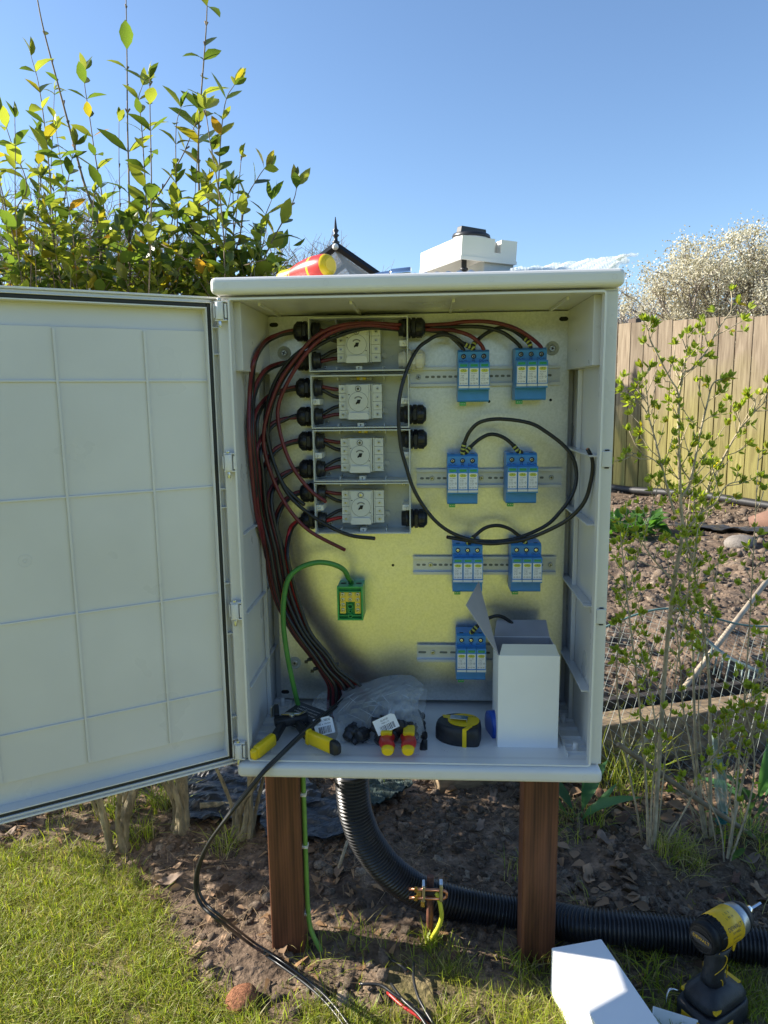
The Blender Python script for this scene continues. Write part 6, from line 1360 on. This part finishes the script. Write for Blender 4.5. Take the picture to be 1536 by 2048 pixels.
# fallen leaves, each its own object
def deadleaf(px, py, s, rot, tilt, col, lb=None):
    g = gat(px, py); n = 18; b = MB(); rr = random.Random(px*7+py); out = []
    lob = rr.random() < .5
    for k in range(n):
        a = 2*math.pi*k/n; r = (1 if not lob else (1 if k % 3 else .62))*(.55+.45*abs(math.cos(a))**.8)*rr.uniform(.85, 1.1); out.append((math.cos(a)*r*s, math.sin(a)*r*s*.62))
    c, sn = math.cos(rot), math.sin(rot); z0 = gz(g.x, g.y)+.006
    def P3(x, y): return Vector((g.x+x*c-y*sn, g.y+x*sn+y*c, z0+abs(y)*.25+x*tilt*.6+rr.uniform(0, .10)*s+(x/s)**2*s*.35+math.sin(x/s*4+y/s*3)*s*.10))
    vs = [P3(0, 0)]+[P3(x*.55, y*.55) for x, y in out]+[P3(x, y) for x, y in out]; fs = []
    for k in range(n): k2 = (k+1) % n; fs += [(0, 1+k, 1+k2), (1+k, n+1+k, n+1+k2, 1+k2)]
    b.add(vs, fs, 0, True); b.tube([P3(-s*.5, 0), P3(-s*1.3, .0)], .0009, 4)
    lb = lb or ('%s %s dead leaf lying %s' % ('large' if s > .022 else ('medium' if s > .015 else 'small'), ('tan', 'dark brown', 'greyish')[DL.index(col)], 'below the door edge at the left' if px < 350 else ('between the hedge and left post' if px < 540 else ('on the soil between the two posts' if px < 1035 else ('beside the right post' if px < 1230 else ('under the right shrubs' if px < 1400 else ('above the impact driver' if py > 1735 else 'at the right edge behind the shrubs')))))))
    o = solo(b, 'fallen_leaf', col, lb, 'leaf', 'dry leaves fallen on the soil')
    md = o.modifiers.new('s', 'SOLIDIFY'); md.thickness = .0005; return o
DL = [mat('dead_leaf_%s' % n_, c_, .75, var=.2, vscale=40) for n_, c_ in (('tan', (.33, .21, .12)), ('brown', (.15, .075, .045)), ('grey', (.24, .17, .12)))]
for px, py, s, r, tl, k, lb in tuple((a, b_, c_*.8, d_, min(e_, .35), f_, g_) for a, b_, c_, d_, e_, f_, g_ in ((340, 1772, .036, .4, .25, 2, 'large pale curled leaf on the soil at the lawn edge'), (1177, 1760, .034, 1.5, .7, 0, 'large tan lobed leaf on the soil right of the right post'), (1165, 1820, .018, 1.5, .3, 0, None), (985, 1600, .036, 1.4, .8, 2, 'large grey brown leaf hanging below the sleeper behind the cabinet'), (960, 1660, .030, 1.2, .8, 2, 'narrow grey leaf standing up in the soil below the sleeper'), (168, 1792, .014, .5, .3, 1, None), (390, 1905, .022, 1.0, .3, 0, 'slim pale leaf lit on the dark soil left of the drooping cable'), (445, 1890, .020, 1.5, .3, 0, None), (185, 1930, .012, 0, .1, 2, None), (250, 1640, .02, 0, .2, 1, None), (120, 1640, .022, .6, .3, 0, None), (60, 1650, .02, .3, .3, 1, None), (300, 1700, .018, 2, .4, 0, None), (560, 1650, .018, 0, .2, 1, None), (1240, 1650, .040, .6, .4, 1, None), (1210, 1700, .030, 2.2, .3, 2, None), (1275, 1690, .028, .2, .2, 1, None), (1380, 1665, .030, 1.2, .3, 1, None), (1500, 1740, .032, .4, .4, 2, None), (1520, 1790, .030, 2.0, .5, 0, None), (1470, 1770, .026, 1.0, .2, 1, None), (1530, 1700, .034, 1.4, .4, 1, None), (1440, 1800, .024, .2, .2, 1, None), (1330, 1690, .020, 2.6, .3, 0, None), (1265, 1805, .022, .1, .2, 0, None), (1110, 1640, .026, 1.9, .4, 1, None), (620, 1830, .014, .4, .2, 1, None), (905, 1915, .016, 1.0, .2, 1, None), (960, 1760, .012, 2.0, .2, 0, None), (355, 1740, .016, .8, .5, 0, None), (280, 1735, .016, 2.4, .3, 1, None), (20, 1665, .022, 1.1, .4, 2, None), (205, 1670, .018, 1.9, .3, 0, None), (430, 1650, .018, .4, .2, 0, None), (1200, 1600, .030, 1.4, .5, 1, None), (1255, 1580, .028, .7, .5, 2, None))):
    deadleaf(px, py, s, r, tl, DL[k], lb)

# ---------------------------------------------------------------- fence
fA, fB = gat(1240, 985, -.44), gat(1536, 1022, -.44); fd = (fB-fA).normalized(); fn_ = Vector((fd.y, -fd.x, 0)); fn_ = fn_ if fn_.y < 0 else -fn_
t = thing('timber_fence', 'tall closeboard timber fence, brown above and green with algae below, behind the right shrubs', 'fence', fA)
def fencemat():
    m = woodmat('fence_board', (.15, .108, .066), (.34, .27, .185), gscale=.8, rough=.85); n = m.node_tree.nodes; l = m.node_tree.links; p = n['Principled BSDF']
    src = p.inputs['Base Color'].links[0].from_socket; g = n.new('ShaderNodeNewGeometry'); sx = n.new('ShaderNodeSeparateXYZ'); l.new(g.outputs['Position'], sx.inputs[0])
    t = n.new('ShaderNodeTexNoise'); t.inputs['Scale'].default_value = 1.6; t.inputs['Detail'].default_value = 4; l.new(g.outputs['Position'], t.inputs[0])
    ad = n.new('ShaderNodeMath'); ad.operation = 'MULTIPLY_ADD'; ad.inputs[1].default_value = -1.1; l.new(t.outputs[0], ad.inputs[0]); l.new(sx.outputs[2], ad.inputs[2])
    mr = n.new('ShaderNodeMapRange'); mr.inputs['From Min'].default_value = -.35; mr.inputs['From Max'].default_value = .25; mr.inputs['To Min'].default_value = .92; mr.inputs['To Max'].default_value = 0; l.new(ad.outputs[0], mr.inputs[0])
    mx = n.new('ShaderNodeMix'); mx.data_type = 'RGBA'; l.new(mr.outputs[0], mx.inputs[0]); l.new(src, mx.inputs[6])
    m2 = n.new('ShaderNodeMix'); m2.data_type = 'RGBA'; m2.blend_type = 'MULTIPLY'; m2.inputs[0].default_value = 1; l.new(src, m2.inputs[6]); m2.inputs[7].default_value = (.93, 1.05, .42, 1)
    l.new(m2.outputs[2], mx.inputs[7]); oi = n.new('ShaderNodeObjectInfo'); m3 = n.new('ShaderNodeMix'); m3.data_type = 'RGBA'; m3.blend_type = 'MULTIPLY'; m3.inputs[0].default_value = 1
    r2 = n.new('ShaderNodeMapRange'); r2.inputs['To Min'].default_value = .78; r2.inputs['To Max'].default_value = 1.18; l.new(oi.outputs['Random'], r2.inputs[0]); l.new(mx.outputs[2], m3.inputs[6]); l.new(r2.outputs[0], m3.inputs[7]); l.new(m3.outputs[2], p.inputs['Base Color'])
    return m
FW = fencemat(); bw = .160; n0, n1 = -7, 15
for k in range(n0, n1):
    c = fA+fd*(k*bw+.06); off = uni(0, .003); htop = 1.30+uni(-.008, .008)-.020*k*.35
    u = fd*(bw*.52); h0 = Vector((0, 0, -.50)); Wz = Vector((0, 0, htop+.50-.0))
    b = MB(); b.prism([(0, 0), (bw-.009, 0), (bw-.009, .014), (0, .014)], Vector((c.x, c.y, -.50))+fn_*off, fd, -fn_, Wz); b.build('board', FW, t, .002)
b = MB(); b.box(fA+fd*(4*bw)-fn_*.028+Vector((0, 0, .38)), (22*bw, .010, 1.66), 0, R=Matrix((fd, -fn_, Z_)).transposed()); b.build('added_gap_sheet', mat('dark_gap_sheet', (.04, .03, .02), .9), t)  # dark sheet added behind the boards so their gaps read as dark lines
b = MB()
for z in (-.2, .4, .95): b.box(fA+fd*(4*bw)-fn_*.062+Vector((0, 0, z+.44)), (22*bw, .05, .08), 0, R=Matrix((fd, -fn_, Z_)).transposed())
b.build('rail', FW, t)
for k in (-.0, 14.5): 
    b = MB(); c = fA+fd*(k*bw)-fn_*.13; b.box((c.x, c.y, .42), (.09, .09, 1.86), R=Matrix((fd, -fn_, Z_)).transposed()); b.build('fence_post', woodmat('dark_fence_post', (.07, .045, .03), (.16, .11, .07)), t)
b = MB(); pp_ = [fA+fd*s+fn_*.12 for s in (-.6, .2, 1.0, 1.8, 2.4)]; b.tube([Vector((p.x, p.y, gz(p.x, p.y)+.045)) for p in pp_], .036, 12); solo(b, 'drain_pipe', BLACKR, 'black plastic pipe lying along the foot of the timber fence', 'pipe')

# ---------------------------------------------------------------- greenhouse with finial
gA = at(672, 492, 7.0); t = thing('greenhouse', 'dark framed greenhouse far behind the cabinet, its pointed gable and finial showing above the roof', 'greenhouse', (gA.x, 7.0, -.44))
GM = mat('black_aluminium', (.012, .014, .018), .4); GL = filmmat('greenhouse_glass', (.85, .9, .95), .35, .05, 3, .02); x, y, z = gA.x, 7.0, gA.z; hw, dr = 1.15, .80
b = MB(); sl1 = Vector((hw, 0, -dr)); sl2 = Vector((-hw, 0, -dr)); A = Vector((x, y, z))
for s_ in (sl1, sl2):
    for yy in (0, 1.0, 2.0): b.tube([A+Vector((0, yy, 0)), A+s_+Vector((0, yy, 0))], .045, 6, smooth=False)
for s_ in (-1, 1):
    for yy in (0, 1.0, 2.0): b.bx(x+s_*hw-.03, x+s_*hw+.03, y+yy-.03, y+yy+.03, -.5, z-dr)
    b.bx(x+s_*hw-.03, x+s_*hw+.03, y, y+2, z-dr-.03, z-dr+.03)
for xx in (-.4, .4): b.bx(x+xx-.02, x+xx+.02, y-.02, y+.02, -.5, z-dr*.35)
b.bx(x-hw, x+hw, y-.02, y+.02, z-dr-.02, z-dr+.04); b.bx(x-.02, x+.02, y, y+2, z-.04, z+.02); b.build('frame', GM, t)
b = MB(); b.add([A+Vector((0, .02, -.04)), A+sl1+Vector((0, .02, 0)), Vector((x+hw, y+.02, -.4)), Vector((x-hw, y+.02, -.4)), A+sl2+Vector((0, .02, 0))], [(0, 1, 2, 3, 4)])
for s_ in (sl1, sl2): b.add([A, A+s_, A+s_+Vector((0, 2, 0)), A+Vector((0, 2, 0))], [(0, 1, 2, 3)])
b.build('glazing', GL, t)
b = MB(); b.lathe([(0, .030), (.03, .028), (.05, .044), (.065, .022), (.10, .020), (.12, .040), (.14, .018), (.17, .036), (.19, .018), (.31, .004)], A+Vector((0, 0, -.01)), Z_, 12); b.build('finial', GM, t)
b = MB(); b.lathe([(0, .034), (.02, .034), (.05, .012)], A+Vector((0, -.05, -.02)), NY, 16); b.build('gable_lamp', WHITEP, t)

# ---------------------------------------------------------------- far trees
def tree(nm, lb, base, H, R, col, n1, seedn, petals=None, lean=0, th=.09, twc=(.30, .26, .22), low=.25, grp=None):
    random.seed(seedn); t = thing(nm, lb, 'tree', base, grp); b = MB(); lf = Leafer(); B = Vector(base); ends = []
    def grow(p, d, L, r, lev):
        e = p+d*L; mid = (p+e)/2+rv(L*.05); b.tube([p, mid, e], 0, 5 if lev > 1 else 7, radii=[r, r*.85, r*.7], caps=False)
        if lev >= n1: ends.append((e, d)); return
        for k in range(random.choice((2, 3, 3)) if lev else 5): nd = (d*.8+rv(.42)+Vector((0, 0, .10))).normalized(); grow(p+(e-p)*uni(.55, 1), nd, L*uni(.62, .84), r*.62, lev+1)
    for k in range(3): grow(B+Vector((uni(-.1, .1)*R, 0, 0)), (Vector((uni(-.5, .5)*R/H, uni(-.3, .3), 1))).normalized(), H*.30, th, 0)
    b.build('branches', mat(nm+'_bark', twc, .9, var=.2, vscale=3), t)
    if petals:
        N, s_, cs = petals
        for k in range(N):
            e, d = random.choice(ends); p = e+rv(.11*R/1.2)*uni(.2, 1); c_ = random.choice(cs); q = uni(.7, 1.3)*s_; kk = uni(.8, 1.15); lf.add(p, rv(1), rv(1), q, q*.8, tuple(x*kk for x in c_))
        lf.build('blossom', leafmat(nm+'_blossom', .7, .35, spec=0, tc=(1.1, 1.1, 1.0)), t, fold=.2, droop=.3)
    return t
WH = [(.70, .66, .52), (.78, .74, .62), (.60, .56, .42), (.42, .38, .24)]
tree('blossom_tree', 'white blossoming tree standing beyond the fence at the right edge', (4.95, 11.2, -.44), 4.2, 1.5, None, 5, 12, (52000, .030, WH), th=.07)
tree('blossom_tree', 'second white blossoming tree behind the fence, mostly outside the frame', (6.2, 11.8, -.44), 4.1, 1.9, None, 5, 14, (40000, .030, WH), th=.07)
tree('blossom_bush', 'low pale blossoming bush beyond the fence beside the cabinet edge', (3.35, 10.8, -.44), 2.0, 1.0, None, 4, 15, (16000, .028, WH), th=.04)
for k, (px, H, sd) in enumerate(((110, 6.6, 31), (185, 7.6, 32), (330, 6.4, 37), (590, 5.6, 33), (545, 5.4, 35), (690, 5.0, 34), (1270, 4.4, 38))):
    D = 17.0; g = at(px, 900, D); tree('bare_tree', ('leafless grey tree, ' + ('leftmost behind the hedge', 'tallest behind the hedge', 'behind the middle of the hedge', 'just left of the greenhouse gable', 'between hedge and greenhouse', 'hidden low behind the greenhouse', 'beyond the blossom right of the cabinet')[k]), (g.x, D, -.44), H, 1.6, None, 6, sd, th=.085, twc=(.30, .27, .24), grp='bare trees on the horizon')

# unseen hedge added behind the viewer to colour the metal plate's reflection
random.seed(99)
t = thing('reflection_hedge', 'unseen green hedge added behind the viewer for the reflection in the metal plate', 'hedge', (0, -9, -.45)); lf = Leafer()
for k in range(5200):
    p = Vector((uni(-9, 9), -9+uni(-.25, .12), -.42+2.3*uni(0, 1))); q = uni(.16, .26); kk = uni(.6, 1.4); lf.add(p, rv(1), Vector((0, 1, .3))+rv(.5), q, q*.6, (.11*kk, .13*kk, .05*kk))
lf.build('foliage', leafmat('reflection_hedge_leaf', .5, .4), t); b = MB(); b.bx(-9, 9, -9.6, -9.25, -.45, 1.6); b.build('hedge_core_box', mat('reflection_hedge_core', (.05, .07, .02), .9, var=.3, vscale=4), t)
